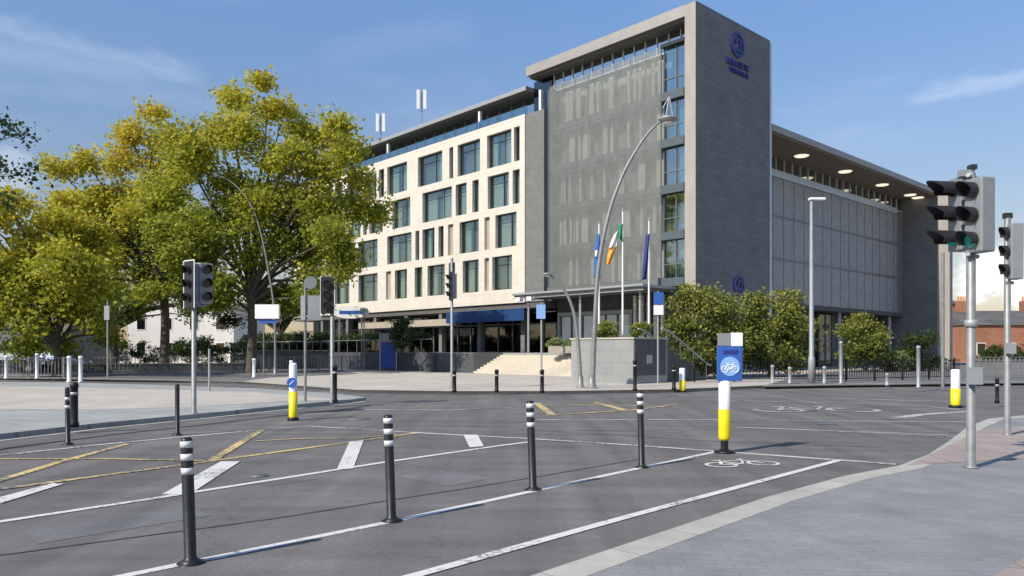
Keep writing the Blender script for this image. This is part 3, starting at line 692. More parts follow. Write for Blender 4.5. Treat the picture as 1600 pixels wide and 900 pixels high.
# ------------------------------------------------------------ other buildings
def house(name, label, cat, x0, x1, y, z, roofz, wallm, depth=9, chim=(), win=True, group=None, gable=False):
    t = thing(name, label, cat, ((x0+x1)/2, y, .1), 0, group); w = (x1-x0)/2
    MB().box(-w,0,0,w,depth,z).build('wall', M[wallm], t)
    if roofz > z:
        if gable: rp = MB().add([(-w-.2,-.3,z),(w+.2,-.3,z),(w+.2,depth+.3,z),(-w-.2,depth+.3,z),(0,-.3,roofz),(0,depth+.3,roofz)], [(0,1,4),(1,2,5,4),(2,3,5),(3,0,4,5),(0,3,2,1)])
        else: rp = MB().add([(-w-.2,-.3,z+.003),(w+.2,-.3,z+.003),(w+.2,depth+.3,z+.003),(-w-.2,depth+.3,z+.003),(-w-.2,depth/2,roofz),(w+.2,depth/2,roofz)], [(0,1,5,4),(1,2,5),(2,3,4,5),(3,0,4),(0,3,2,1)])
        rf = rp.build('roof', M['slate'], t)
    else: rf = MB().box(-w-.2,-.2,z+.002,w+.2,depth+.2,z+.3).build('roof', M['roof_metal'], t)
    for cx in chim:
        c = MB().box(cx-.8,depth/2-.4,z,cx+.8,depth/2+.4,roofz+1.3).build('chimney', M['brick'], t)
        mb = MB()
        for k in range(4): mb.cyl(cx-.55+k*.37,depth/2,roofz+1.3,roofz+1.95,.13,.1,8)
        mb.build('chimney_pots', M['terracotta'], c)
    if win:
        n = max(1, int((x1-x0)/3.2))
        for i in range(n):
            cx = -w+(i+.5)*(2*w)/n
            for zz in [1.0+k*3.1 for k in range(int(z/3.0))]:
                wd = MB().box(cx-.6,-.05,zz,cx+.6,-.005,zz+1.6).build('window', M['sign_white'], t)
                MB().box(cx-.5,-.07,zz+.1,cx+.5,-.052,zz+1.5).build('pane', M['glass_dark'], wd)
                MB().box(cx-.5,-.051,zz+.1,cx+.5,-.0505,zz+1.5).build('blind', M['room'], wd)
    return t
def X_(px, Y): return (px-800)/FPX*Y
house('brick_house', 'tall plain red brick house end just right of the hotel fin wall', 'house', X_(1474,105), X_(1508,105), 105, 8.0, 8.9, 'brick', chim=(0.2,), win=False)
house('brick_terrace', 'low red brick terrace with slate roof behind the right traffic signals', 'house', X_(1509,100), X_(1700,100), 100, 4.9, 7.0, 'brick', chim=(-5.8, 3.0), win=True)
house('white_building', 'white rendered building seen between the tree trunks', 'building', X_(200,95), X_(365,95), 95, 7.2, 7.2, 'render_white', depth=12)
house('grey_building', 'low grey stone building left behind the autumn trees', 'building', X_(-300,80), X_(110,80), 80, 5.5, 5.5, 'stone_mid', depth=10)
house('terrace_house', 'distant pale house beyond the right edge pole', 'house', X_(1720,90), X_(1900,90), 90, 5.5, 8.0, 'render_white')
gb = thing('office_block', 'grey flat office block glimpsed past the hotel end', 'building', (X_(1468,120),120,.1), 0)
MB().box(-.5,0,0,1.2,10,11).build('wall', M['stone_mid'], gb); MB().box(-.6,-.1,11.002,1.3,10.1,11.3).build('roof', M['roof_metal'], gb)

# ------------------------------------------------------------ foliage
def leaves(clumps, n_per, size, seed, zlo, zhi, tint_bias=0.0, spread=.42, zw=.45):
    """clumps: list (cx,cy,cz,r). leaf quads in small sprays through each clump's shell"""
    rs = np.random.RandomState(seed); V = []; TT = []
    for (cx,cy,cz,r) in clumps:
        ns = max(14 if n_per > 20 else 5, int(n_per*r*r/1.3)); d = rs.normal(size=(ns,3)); d /= np.linalg.norm(d,axis=1)[:,None]
        rad = r*(.45+.6*rs.rand(ns)**.6); c = np.array([cx,cy,cz])+d*rad[:,None]*np.array([1,1,.85])
        ct = rs.normal(0,.12,ns)
        for i in range(ns):
            k = 12; sr = spread*(.6+.8*rs.rand()); p = c[i]+rs.normal(size=(k,3))*sr*np.array([1,1,.6])
            a = rs.normal(size=(k,3)); a[:,2] *= .7; a /= np.linalg.norm(a,axis=1)[:,None]
            b = np.cross(a, rs.normal(size=(k,3))); b /= np.linalg.norm(b,axis=1)[:,None]
            s = size*(.4+1.0*rs.rand(k)**1.5)[:,None]
            V.append(np.stack([p-a*s*.5, p+b*s*.36, p+a*s*.55, p-b*s*.36], 1))
            t = (c[i][2]-zlo)/(zhi-zlo)*zw + ct[i] + tint_bias + rs.normal(0,.09,k); TT.append(np.repeat(t,1))
    V = np.concatenate(V).reshape(-1,3); TT = np.clip(np.concatenate(TT),0,1)
    return V, TT
def leaf_obj(name, V, TT, m, parent, loc=None, **kw):
    n = len(V)//4; me = bpy.data.meshes.new(name); me.vertices.add(len(V)); me.vertices.foreach_set('co', V.astype(np.float32).ravel())
    me.loops.add(len(V)); me.loops.foreach_set('vertex_index', np.arange(len(V),dtype=np.int32)); me.polygons.add(n)
    me.polygons.foreach_set('loop_start', np.arange(0,len(V),4,dtype=np.int32)); me.update(calc_edges=True); me.validate()
    at = me.attributes.new('tint','FLOAT','FACE'); at.data.foreach_set('value', TT.astype(np.float32)); me.materials.append(M[m])
    o = bpy.data.objects.new(name, me); COL.objects.link(o)
    if parent: o.parent = parent
    if loc is not None: o.location = loc
    return tag(o, **kw)
def tree(label, base, blobs, Y, m='plant', n_per=70, size=.27, seed=1, tr=.28, fork=.35, group=None, bias=.1, name='plane_tree', depth=1.0, zw=.45, sub=5, crad=1.0):
    """blobs in image pixels (px,py,rpx) at distance Y with real depth spread"""
    t = thing(name, label, 'tree', base, 0, group); rs = random.Random(seed); clumps = []
    for (px,py,rp) in blobs:
        r = rp*Y/FPX; c = AT(px,py,Y); dy = rs.uniform(-1,1)*depth*3.0
        c = Vector((c.x-base[0], c.y+dy-base[1], c.z-base[2]))
        for k in range(sub):
            v = Vector((rs.gauss(0,1),rs.gauss(0,1),rs.gauss(0,1))).normalized()*r*rs.uniform(.35,.75)
            clumps.append((c.x+v.x,c.y+v.y,c.z+v.z*.9,r*rs.uniform(.38,.6)*crad))
    zlo = min(c[2]-c[3] for c in clumps); zhi = max(c[2]+c[3] for c in clumps)
    V, TT = leaves(clumps, n_per, size, seed, zlo, zhi, bias, zw=zw)
    leaf_obj('crown', V, TT, m, t)
    mb = MB(); zf = zlo + fork*(zhi-zlo)*.35
    mb.tube([(0,0,-.1),(.03,0,.5),(.1,.05,zf*.55),(.0,0,zf)], [tr*1.35,tr,tr*.9,tr*.8], 10)
    idx = list(range(0,len(clumps),max(1,len(clumps)//26)))
    for i in idx:
        cx,cy,cz,r = clumps[i]; st = zf*rs.uniform(.75,1.0) if cz > zf else zf*.7; a = Vector((0,0,st)); b = Vector((cx,cy,cz)); L_ = (b-a).length
        mid = a.lerp(b,.35)+Vector((rs.uniform(-.3,.3),rs.uniform(-.3,.3),.12*L_)); m2 = a.lerp(b,.7)+Vector((rs.uniform(-.4,.4),rs.uniform(-.4,.4),.1*L_))
        r0 = tr*rs.uniform(.35,.6); mb.tube([a,mid,m2,b], [r0,r0*.7,r0*.4,r0*.12], 6, False)
    mb.build('trunk', M['bark'], t)
    return t
GT = 'autumn plane trees left of the hotel'
b1 = [(360,160,26),(405,150,24),(455,185,30),(520,205,34),(330,205,36),(390,215,42),(450,240,44),(510,260,46),(300,265,48),(365,290,52),(430,310,52),
      (500,320,50),(555,325,34),(290,340,48),(350,370,50),(410,390,46),(470,385,48),(530,385,40),(560,290,28),(310,410,42),(370,440,36),(430,445,34),(490,440,34),(275,300,36),(585,330,22),(545,425,24),(335,330,40),(460,350,40),(400,340,40),(270,370,38),(300,455,30),(340,250,36),(560,250,22),(545,215,18),(410,132,12),(350,137,12),(300,390,40),(260,330,30),(400,460,26),(340,460,26),(440,470,24),(500,470,22),(480,210,30),(425,160,20),(300,225,26),(560,400,26)]
tree('tallest plane tree in the middle left, green low and yellow on top', (X_(392,52),52,.12), b1, 52, seed=5, tr=.33, group=GT, n_per=62, bias=.22)
b2 = [(205,205,24),(240,215,28),(265,195,22),(180,245,32),(230,260,40),(150,260,28),(120,275,24),(200,305,42),(250,320,40),(160,330,36),(215,365,40),(180,400,38),(250,385,34),(140,380,34),(120,340,30),(225,425,22),(275,250,30),(260,420,28),(190,340,38),(210,440,26),(280,440,26),(190,210,16),(230,340,40),(150,300,30),(160,380,34),(170,450,28),(250,460,24),(130,440,26),(110,310,24)]
tree('yellowing plane tree second from the tallest one', (X_(256,60),60,.12), b2, 60, seed=9, tr=.36, group=GT, bias=.36, n_per=66)
b3 = [(60,330,32),(20,345,34),(100,355,34),(-40,350,40),(40,390,42),(90,410,42),(-20,420,46),(140,420,36),(20,450,42),(75,465,40),(130,470,36),(-40,480,44),(30,505,32),(90,510,24),(180,465,26),(0,400,40),(60,430,38),(110,370,36),(160,500,22),(60,540,20),(-10,540,24),(120,520,22),(70,300,16),(165,440,30),(60,380,40),(0,450,40),(100,450,34),(50,470,34),(110,490,26),(10,340,26),(80,345,30),(140,400,28),(30,420,36)]
tree('low green yellow plane tree at the left edge of the photo', (X_(88,46),46,.12), b3, 46, seed=14, tr=.26, group=GT, bias=.3, n_per=70)
b4 = [(-30,160,20),(14,200,13),(-20,215,22),(28,205,9),(35,268,11),(10,262,9),(-25,280,26),(5,315,14),(-60,240,34)]
tree('dark sparse tree reaching in at the left edge top', (X_(-110,38),38,.12), b4, 38, m='leaf_dark', seed=21, tr=.12, n_per=13, sub=2, crad=.7, size=.22, name='dark_tree', bias=.1, depth=.5)
b5 = [(240,460,24),(215,480,18),(280,480,22),(330,465,20),(175,430,26),(160,470,26),(195,450,22),(150,500,16)]
tree('slim dark trunk tree behind the yellowing trees', (X_(176,70),70,.12), b5, 70, seed=31, tr=.36, bias=.0, n_per=60)
b6 = [(300,470,26),(335,480,20),(430,470,26),(460,485,24),(500,470,22),(350,500,18)]
tree('low green tree in front of the white building', (X_(440,78),78,.12), b6, 78, seed=37, tr=.2, m='leaf_hedge', bias=.1, n_per=55)

def bush(label, px, py0, Y, w, h, m='leaf_bush', seed=1, n_per=90, size=.17, name='bush', zb=.12, group=None, lobes=26, spread=.22, trunk=True, cat='bush', dep=.8):
    base = (X_(px,Y), Y, zb); t = thing(name, label, cat, base, 0, group); rs = random.Random(seed); cl = []
    for k in range(lobes):
        a = rs.uniform(0,2*math.pi); zz = rs.uniform(.12,.92); rr = math.sqrt(max(0.05,1-(2*zz-1)**2))*rs.uniform(.3,.85)
        cl.append((math.cos(a)*rr*w/2, math.sin(a)*rr*w/2*dep, zz*h, min(w,h)*rs.uniform(.12,.2)))
    V, TT = leaves(cl, n_per*1.5, size, seed, 0, h, .12, spread, .4); leaf_obj('foliage', V, TT, m, t)
    if trunk:
        mb = MB()
        for k in range(4): c = cl[k]; mb.tube([(0.1*k-.15,0,-.05),(c[0]*.4,c[1]*.4,h*.3),(c[0],c[1],c[2])],[.09,.06,.02],6)
        mb.build('stem', M['bark'], t)
    return t
bush('larger round green bush in front of the tower', 1098,590,42.5,4.3,5.2,seed=2,n_per=110)
bush('yellow topped bush behind the blue cycle sign, right of the larger bush', 1205,590,45,4.6,4.9,seed=4,n_per=100)
bush('dark low bush filling the gap between the two big bushes', 1152,590,47,3.4,3.8,seed=6,n_per=80,m='leaf_hedge')
bush('small round tree before the hotel side wing', 1352,592,55,4.0,4.2,seed=8,n_per=80)
bush('dark shrub beside the hotel fin wall', 1440,600,58,3.6,3.0,seed=10,m='leaf_hedge')
bush('low shrub right of the small round tree', 1398,592,56,2.2,1.4,seed=12,m='leaf_pale')
bush('small dark clipped tree on the terrace', 628,530,57,1.4,2.9,seed=13,m='leaf_dark',zb=1.5,name='clipped_tree',cat='tree')
def hedge(label, x0, x1, Y0_, Y1_, zb, h, w=.9, seed=1, m='leaf_hedge'):
    base = ((x0+x1)/2,(Y0_+Y1_)/2,zb); t = thing('hedge', label, 'hedge', base, 0, 'clipped hedges'); rs = random.Random(seed); cl = []
    n = int(math.hypot(x1-x0,Y1_-Y0_)/.35)
    for i in range(n):
        f = i/(n-1)-.5
        for _ in range(2): cl.append((f*(x1-x0)+rs.uniform(-.2,.2), f*(Y1_-Y0_)+rs.uniform(-.3,.3), h*rs.uniform(.25,.85), .42*rs.uniform(.7,1.2)))
    V, TT = leaves(cl, 60, .16, seed, 0, h, .2, .16, .3); leaf_obj('foliage', V, TT, m, t)
    mb = MB()
    for i in range(0,n,3): f = i/(n-1)-.5; mb.cyl(f*(x1-x0),f*(Y1_-Y0_),-.05,h*.5,.03,n=5)
    mb.build('stem', M['bark'], t); return t
a = LW(-8.5,YS1+6); b = LW(-8.5,YS1+20)
hedge('dark hedge along the terrace edge behind the blue banner', a.x, b.x, a.y, b.y, 1.5, 1.6, seed=3)
c_ = LW(-8.5,YS1+20.6); d_ = LW(-8.5,YS1+38)
hedge('longer hedge farther left along the terrace edge', c_.x, d_.x, c_.y, d_.y, 1.5, 1.9, seed=4)
hedge('green hedge behind the left trees', X_(180,72), X_(420,72), 72, 73, .12, 2.6, seed=5)
# planters by the entrance
for i, (px, py, Y, w, h, lab) in enumerate(((868,545,49,.9,.75,'pale planter box left at the top of the steps'),(893,545,48.5,.8,.75,'pale planter box right at the top of the steps'))):
    t = thing('planter', lab, 'planter', (X_(px,Y),Y,1.5), 0, 'planters at the entrance')
    MB().box(-w/2,-w/2,0,w/2,w/2,.45).build('box', M['pale_panel'], t)
    V, TT = leaves([(0,0,.6,.34),(.15,0,.65,.3),(-.15,.1,.6,.3)], 600, .12, 40+i, .3, 1, .3, .12); leaf_obj('foliage', V, TT, 'leaf_pale', t)
pp = LW(qx+1.2, qy+2.6)
for i, (px, w, lab) in enumerate(((948,1.4,'low green shrub on the plinth left of the white flagpole'),(1003,1.0,'low dark shrub on the plinth right corner'))):
    bush(lab, px, 530, 40.4, w, .9, m='leaf_bush', seed=50+i, zb=2.2, name='low_shrub', lobes=12, size=.12, spread=.12, n_per=160, trunk=False)

# ------------------------------------------------------------ flexible bollards on the cycle line
def flex_bollard(label, px, pyb, hpx, lean=-2.0, group='black bollards with white rings along the cycle line', rings=(.945,.845,.735), r=.045):
    p = G(px, pyb); h = (pyb-hpx)/(pyb-HOR)*EYE
    t = thing('ringed_bollard', label, 'bollard', p, 0, group); t.rotation_euler = (R(rnd.uniform(-.4,.4)), R(lean), 0)
    MB().lathe([(0,0.0),(.085,0.0),(.085,.02),(.06,.035),(r,.05),(r,h-.03),(r*.93,h-.012),(r*.6,h),(0,h+.002)], 20).build('post', M['black_plastic'], t)
    MB().lathe([(.105,0.0),(.105,.012),(.06,.016)], 20).build('base_plate', M['black_metal'], t)
    for f in rings:
        z = f*h; MB().lathe([(r+.001,z-.026*h),(r+.003,z-.026*h),(r+.003,z+.026*h),(r+.001,z+.026*h)], 20).build('reflective_band', M['reflective'], t)
    return t
flex_bollard('nearest black ringed bollard at the lower left', 298, 881, 683)
flex_bollard('second black ringed bollard counting away from the nearest', 612, 815, 648)
flex_bollard('third black ringed bollard, mid frame on the white line', 833, 766, 626)
flex_bollard('farthest black ringed bollard, left of the blue cycle sign', 1003, 731, 611, -1.5)
flex_bollard('slim ringed bollard in the road beside the left kerb', 106, 695, 605, -.5, None, (.80,.66), .04)
flex_bollard('slim plain dark bollard standing left of the nearest one beyond the kerb', 277, 680, 600, 0, None, (), .042)
def bollard(label, px, pyb, pyt, r=.07, z=.12, col='black_metal', ring=True):
    p = G(px, pyb, z); h = (pyb-pyt)/(pyb-HOR)*(EYE-z)
    t = thing('street_bollard', label, 'bollard', p, 0, 'plain bollards around the junction')
    MB().lathe([(0,0),(r*1.25,0),(r*1.25,.08),(r,.11),(r,h-.12),(r*1.15,h-.11),(r*1.15,h-.05),(r*.9,h-.01),(0,h)], 16).build('post', M[col], t)
    if ring: MB().lathe([(r+.001,h-.26),(r+.006,h-.26),(r+.006,h-.2),(r+.001,h-.2)], 16).build('band', M['pale_metal'], t)
    return t
bollard('stout black bollard on the left pavement behind the slim ringed one', 116, 667, 597, .07, .13)
bollard('black bollard at the tip of the left pavement by the signal', 523, 629, 570, .07, .13)
bollard('black bollard on the far kerb below the signal pole', 710, 613, 577)
bollard('black bollard on the far kerb in front of the step side wall', 776, 613, 577)
bollard('black bollard on the far kerb in front of the pale steps', 847, 614, 577)
bollard('black bollard on the far kerb right of the granite plinth', 992, 611, 562)
bollard('black bollard on the far kerb right of the curved lamp', 1053, 609, 570)
bollard('thin black bollard beside the right signal', 1558, 630, 590, .05)
for px, pyb, pyt, lab in ((108,598,556,'white post left of its pair beyond the left bollards'),(126,598,556,'white post right of its pair beyond the left bollards'),(397,590,560,'white post beside the tallest tree trunk'),(455,592,563,'white post right of the tree trunk behind the yellow marker'),(58,592,552,'white post alone near the left railings'),(10,592,556,'white post at the far left edge')):
    bollard(lab, px, pyb, pyt, .09, .12, 'sign_white', False)
for px, pyb, pyt, lab in ((1314,600,533,'tall pale post left of the small round tree'),(1435,607,540,'tall pale post right of the small round tree'),(1386,603,583,'short pale post below the small round tree'),(1207,600,570,'short grey post under the yellow topped bush'),(1234,600,573,'short grey post left of the straight lamp post'),(1288,600,572,'short grey post right of the straight lamp post')):
    bollard(lab, px, pyb, pyt, .075, .12, 'pale_metal', False)

# ------------------------------------------------------------ markers / signs
def disc(mb, cx, cz, r, y0, y1, n=24):
    vs = [(cx+r*math.cos(2*math.pi*k/n), y0, cz+r*math.sin(2*math.pi*k/n)) for k in range(n)]+[(cx+r*math.cos(2*math.pi*k/n), y1, cz+r*math.sin(2*math.pi*k/n)) for k in range(n)]
    return mb.add(vs, [tuple(range(n)), tuple(range(2*n-1,n-1,-1))]+[(k,n+k,n+(k+1)%n,(k+1)%n) for k in range(n)])
def bike_icon(cx, cz, s, y):
    mb = MB(); seg = lambda a,b,w: mb.tube([(cx+a[0]*s,y,cz+a[1]*s),(cx+b[0]*s,y,cz+b[1]*s)],w*s,5)
    for c in (-.5,.5):
        for k in range(12): a0=k*math.pi/6; a1=a0+math.pi/6; seg((c+.3*math.cos(a0),.3*math.sin(a0)),(c+.3*math.cos(a1),.3*math.sin(a1)),.045)
    for a,b in (((-.5,0),(-.2,.45)),((-.2,.45),(.3,.42)),((.3,.42),(0,0)),((0,0),(-.5,0)),((0,0),(-.24,.55)),((.5,0),(.26,.58)),((.26,.58),(.42,.62)),((-.34,.57),(-.14,.57))): seg(a,b,.045)
    return mb
pS = G(1132,708)
t = thing('cycle_sign', 'blue cycle sign on white and yellow marker post at the end of the cycle line', 'road sign', (pS.x,pS.y,0), R(-3))
MB().lathe([(0,0),(.17,0),(.17,.03),(.09,.05),(.06,.07)], 20).build('base', M['black_metal'], t)
MB().cyl(0,0,.07,.22,.06).build('foot', M['black_plastic'], t)
MB().lathe([(.05,.20),(.088,.225),(.098,.26),(.098,.70),(.095,.71)], 20).build('yellow_sleeve', M['sign_yellow'], t)
MB().lathe([(.093,.711),(.093,1.16),(.05,1.18)], 20).build('white_sleeve', M['sign_white'], t)
MB().box(-.045,-.02,1.16,.045,.05,1.9).build('upright', M['galv'], t)
b_ = MB().box(-.13,-.075,1.165,.27,-.025,1.72).build('blue_plate', M['sign_blue'], t, bevel=.012)
dd = disc(MB(), .07, 1.40, .155, -.082, -.076); dd.build('roundel', M['pale_blue'], b_)
bike_icon(.07,1.35,.17,-.084).build('bicycle_symbol', M['sign_white'], b_)
MB().box(-.04,-.082,1.60,.20,-.076,1.66).build('caption_bar', M['logo_blue'], b_)
MB().box(-.12,-.07,1.73,.085,-.03,1.93).build('grey_plate', M['housing'], t)
MB().box(.087,-.075,1.725,.27,-.03,1.94).build('white_plate', M['sign_white'], t)
def marker(label, px, pyb, pyt, r=.095, blue=True):
    p = G(px,pyb); h = (pyb-pyt)/(pyb-HOR)*EYE
    t = thing('traffic_marker', label, 'traffic marker', p, 0, 'white and yellow traffic markers')
    MB().lathe([(0,0),(r*1.4,0),(r*1.4,.06),(r,.08)], 16).build('base', M['black_metal'], t)
    MB().lathe([(r,.08),(r*1.05,.12),(r*1.05,h*.5),(r,h*.5)], 16).build('yellow_shell', M['sign_yellow'], t)
    MB().lathe([(r*.98,h*.501),(r*.98,h*.96),(r*.8,h),(0,h)], 16).build('white_shell', M['sign_white'], t)
    if blue:
        o = disc(MB(),0,h*.66,r*1.25,-r*1.15,-r*1.0).build('blue_roundel', M['sign_blue'], t)
        MB().tube([(r*.5,-r*1.17,h*.66+r*.5),(-r*.5,-r*1.17,h*.66-r*.5)],r*.12,6).build('arrow', M['sign_white'], o)
marker('white and yellow marker at the tip of the left pavement', 458, 657, 567)
marker('small yellow and white marker on the far kerb by the bushes', 1066, 613, 575,   .12, False)
marker('white and bright yellow marker left of the big right signal pole', 1493, 637, 577, .125, False)

# ------------------------------------------------------------ traffic signals
def signal_head(parent, loc, rz, h=1.0, w=.30, board=True, lit=None, hood=.26, hm='hood', border=False):
    hd = MB().box(-w/2,-.02,0,w/2,.20,h).build('signal_head', M['housing' if hm!='dark' else 'black_metal'], parent, loc=loc, bevel=.02); hd.rotation_euler = (0,0,rz)
    if board:
        MB().box(-w/2-.07,-.035,-.06,w/2+.07,-.022,h+.06).build('backboard', M['hood'], hd)
        if border: MB().box(-w/2-.1,-.033,-.08,-w/2-.072,-.024,h+.08).box(w/2+.072,-.033,-.08,w/2+.1,-.024,h+.08).box(-w/2-.07,-.033,h+.062,w/2+.07,-.024,h+.085).build('board_border', M['sign_white'], hd)
    for k in range(3):
        z = h*(k+.5)/3; r = .105*h
        ln = disc(MB(),0,z,r*.95,-.06,-.036).build('lens', M['green_lens' if lit==k else 'lens'], hd)
        mb = MB(); n = 14; vs = []; a0, a1 = R(-35), R(215)
        for y, rr, cut in ((-.037,r*1.05,0),(-.037-hood,r*1.1,0)):
            for i in range(n+1):
                a = a0+(a1-a0)*i/n; yy = y if y > -.05 else y+ (1-max(0,math.sin(a)))*hood*.45
                vs.append((rr*math.cos(a),yy,z+rr*math.sin(a)))
        ins = [(x*.93,y,z+(zz-z)*.93) for x,y,zz in vs]; m_ = n+1
        mb.add(vs, [(i,i+1,m_+i+1,m_+i) for i in range(n)], True); mb.add(ins, [(m_+i,m_+i+1,i+1,i) for i in range(n)], True)
        mb.add([vs[m_+i] for i in range(m_)]+[ins[m_+i] for i in range(m_)], [(i,i+1,m_+i+1,m_+i) for i in range(n)])
        mb.build('hood', M['hood'], hd)
    return hd
def signal_pole(t, h, r=.057):
    MB().lathe([(0,0),(r*1.6,0),(r*1.6,.02),(r,.03),(r,h),(r*.8,h+.03),(0,h+.035)], 18).build('pole', M['galv'], t)
# big right signal
p = G(1517,731,.045)
t = thing('traffic_signal', 'large near traffic signal with long black hoods at the right', 'traffic signal', (p.x,p.y,.045)); YY = p.y
signal_pole(t, 4.02, .059)
hd = signal_head(t, (-.06,-.17,2.93), R(-76), h=1.0, w=.30, lit=0, hood=.22, board=False)
hd3 = signal_head(t, (-.13,.14,2.99), R(-84), h=1.02, w=.28, lit=0, hood=.38, board=False)
MB().box(-.16,-.03,3.99,.04,.05,4.08).build('detector', M['pale_metal'], t); MB().box(-.02,-.05,4.085,.06,.06,4.15).build('camera_cap', M['frame_dark'], t)
for bz in (2.9,3.97): MB().tube([(-.10,-.1,bz+.02),(0,0,bz),(.12,.04,bz)],.03,8).build('bracket', M['galv'], t)
MB().lathe([(.068,1.93),(.085,1.94),(.085,2.02),(.068,2.03)], 16).build('collar', M['pale_metal'], t)
MB().box(-.09,-.19,1.15,.05,-.068,1.38).build('push_button_box', M['pale_metal'], t)
# second right signal
p = G(1574,680,.045)
t = thing('traffic_signal', 'narrower traffic signal at the far right seen edge on', 'traffic signal', (p.x,p.y,.045))
signal_pole(t, 4.1); signal_head(t, (-.02,-.08,2.95), R(-98), h=1.05, w=.26, hood=.13, board=False)

MB().box(-.06,-.04,4.12,.08,.06,4.22).build('detector', M['frame_dark'], t)
MB().tube([(-.05,-.05,2.9),(.14,.06,2.9)],.03,8).build('bracket', M['galv'], t)
MB().box(-.08,-.17,1.55,.06,-.06,1.75).build('notice_plate', M['pale_metal'], t)
# left signal cluster
p = G(303,646,.13)
t = thing('traffic_signal', 'traffic signal with white edged board on the left pavement', 'traffic signal', (p.x,p.y,.13))
signal_pole(t, 3.6); signal_head(t, (-.05,-.1,2.62), R(-38), h=1.0, border=True, hood=.16)
signal_head(t, (.30,.0,2.66), R(35), h=.98, border=False, hood=.2, board=False); signal_head(t, (.12,.16,2.7), R(160), h=.95, board=False)
MB().tube([(-.05,-.05,2.6),(.3,.05,2.62)],.03,8).build('bracket', M['galv'], t)
# centre-left signal
p = G(519,629,.13)
t = thing('traffic_signal', 'slim black headed traffic signal at the tip of the left pavement', 'traffic signal', (p.x,p.y,.13))
signal_pole(t, 3.5); signal_head(t, (-.12,-.08,2.66), R(8), h=.95, hood=.2, w=.24, border=False)
MB().box(-.34,-.05,2.55,-.28,.0,3.7).build('board_edge', M['sign_white'], t)
# signal by the far kerb
p = G(706,608,.12)
t = thing('traffic_signal', 'distant dark traffic signal in front of the cream facade corner', 'traffic signal', (p.x,p.y,.12))
signal_pole(t, 5.2); signal_head(t, (-.02,-.1,3.6), R(-70), h=1.0, w=.3, hood=.2, board=True)
# extra distant ones
def sign_pole(label, px, pyb, pyt, items, z=.12, r=.04, m='galv', group=None, name='sign_post', cat='road sign'):
    p = G(px,pyb,z); Y = p.y; h = (pyb-pyt)/(pyb-HOR)*(EYE-z)
    t = thing(name, label, cat, (p.x,p.y,z), 0, group); MB().cyl(0,0,0,h,r,n=10).build('pole', M[m], t)
    for (kind, x0, y0, x1, y1, mm) in items:
        cv = lambda x, y: ((x-px)/FPX*Y, (pyb-y)/(pyb-HOR)*(EYE-z))
        a = cv(x0,y0); b = cv(x1,y1)
        if kind == 'rect': MB().box(a[0],-.09,b[1],b[0],-.05,a[1]).build('sign_plate', M[mm], t)
        elif kind == 'round': disc(MB(),(a[0]+b[0])/2,(a[1]+b[1])/2,abs(a[1]-b[1])/2,-.09,-.05).build('round_sign', M[mm], t)
        elif kind == 'box': MB().box(a[0],-.2,b[1],b[0],.1,a[1]).build('sign_box', M[mm], t)
    return t
sign_pole('grey backed round and square signs on one post right of the left island marker', 477, 628, 440, [('round',476,432,496,452,'frame_grey'),('rect',482,462,504,500,'housing'),('rect',471,462,478,500,'pale_metal')], .13)
sign_pole('small tall post between signal and terrace', 569, 580, 480, [('rect',563,482,575,488,'pale_metal')])
sign_pole('post with small pale blue sign in front of the entrance', 846, 606, 473, [('rect',838,476,852,498,'pale_blue')], m='pale_metal')
sign_pole('post with blue and white parking style panel by the bushes', 1028, 600, 455, [('rect',1021,457,1036,476,'sign_blue'),('rect',1021,477,1036,492,'sign_white')], m='pale_metal')
sign_pole('thin tall post left of the brick house', 1473, 606, 395, [], r=.07)
sign_pole('thin post among the left trees', 168, 592, 470, [('rect',164,478,172,500,'pale_metal')], m='pale_metal')
sign_pole('thin short post beyond the left signal', 327, 612, 545, [], m='pale_metal')
sign_pole('white hoarding on post beside the tallest tree trunk', 412, 588, 480, [('box',400,476,437,498,'sign_white'),('rect',406,499,434,505,'sign_blue')])
# white and blue lozenge sign near the hotel end
t = thing('name_sign', 'long white and blue oval sign low on the hotel left end', 'sign', (X_(548,62),62,1.5))
mb = MB(); n = 24
vs = [(1.5*math.cos(2*math.pi*k/n),-.1,3.25+.5*math.sin(2*math.pi*k/n)) for k in range(n)]+[(1.5*math.cos(2*math.pi*k/n),.1,3.25+.5*math.sin(2*math.pi*k/n)) for k in range(n)]
mb.add(vs, [tuple(range(n)), tuple(range(2*n-1,n-1,-1))]+[(k,n+k,n+(k+1)%n,(k+1)%n) for k in range(n)]); mb.build('oval_board', M['sign_white'], t)
MB().box(-.9,-.13,3.12,1.0,-.101,3.38).build('blue_strip', M['sign_blue'], t)
MB().cyl(-.9,0,0,3.0,.06).cyl(.9,0,0,3.0,.06).build('legs', M['galv'], t)
# blue banner stand
t = thing('banner_stand', 'deep blue banner panel standing before the terrace wall', 'banner', (X_(606,58),58,.12))
MB().box(-.55,-.05,.2,.62,.05,2.2).build('panel', M['banner'], t); MB().box(-.62,-.08,.0,-.552,.08,2.9).box(.622,-.08,0,.69,.08,2.3).build('frame', M['pale_metal'], t)
MB().box(-.5,-.06,2.25,.1,.04,2.85).build('head_panel', M['housing'], t)

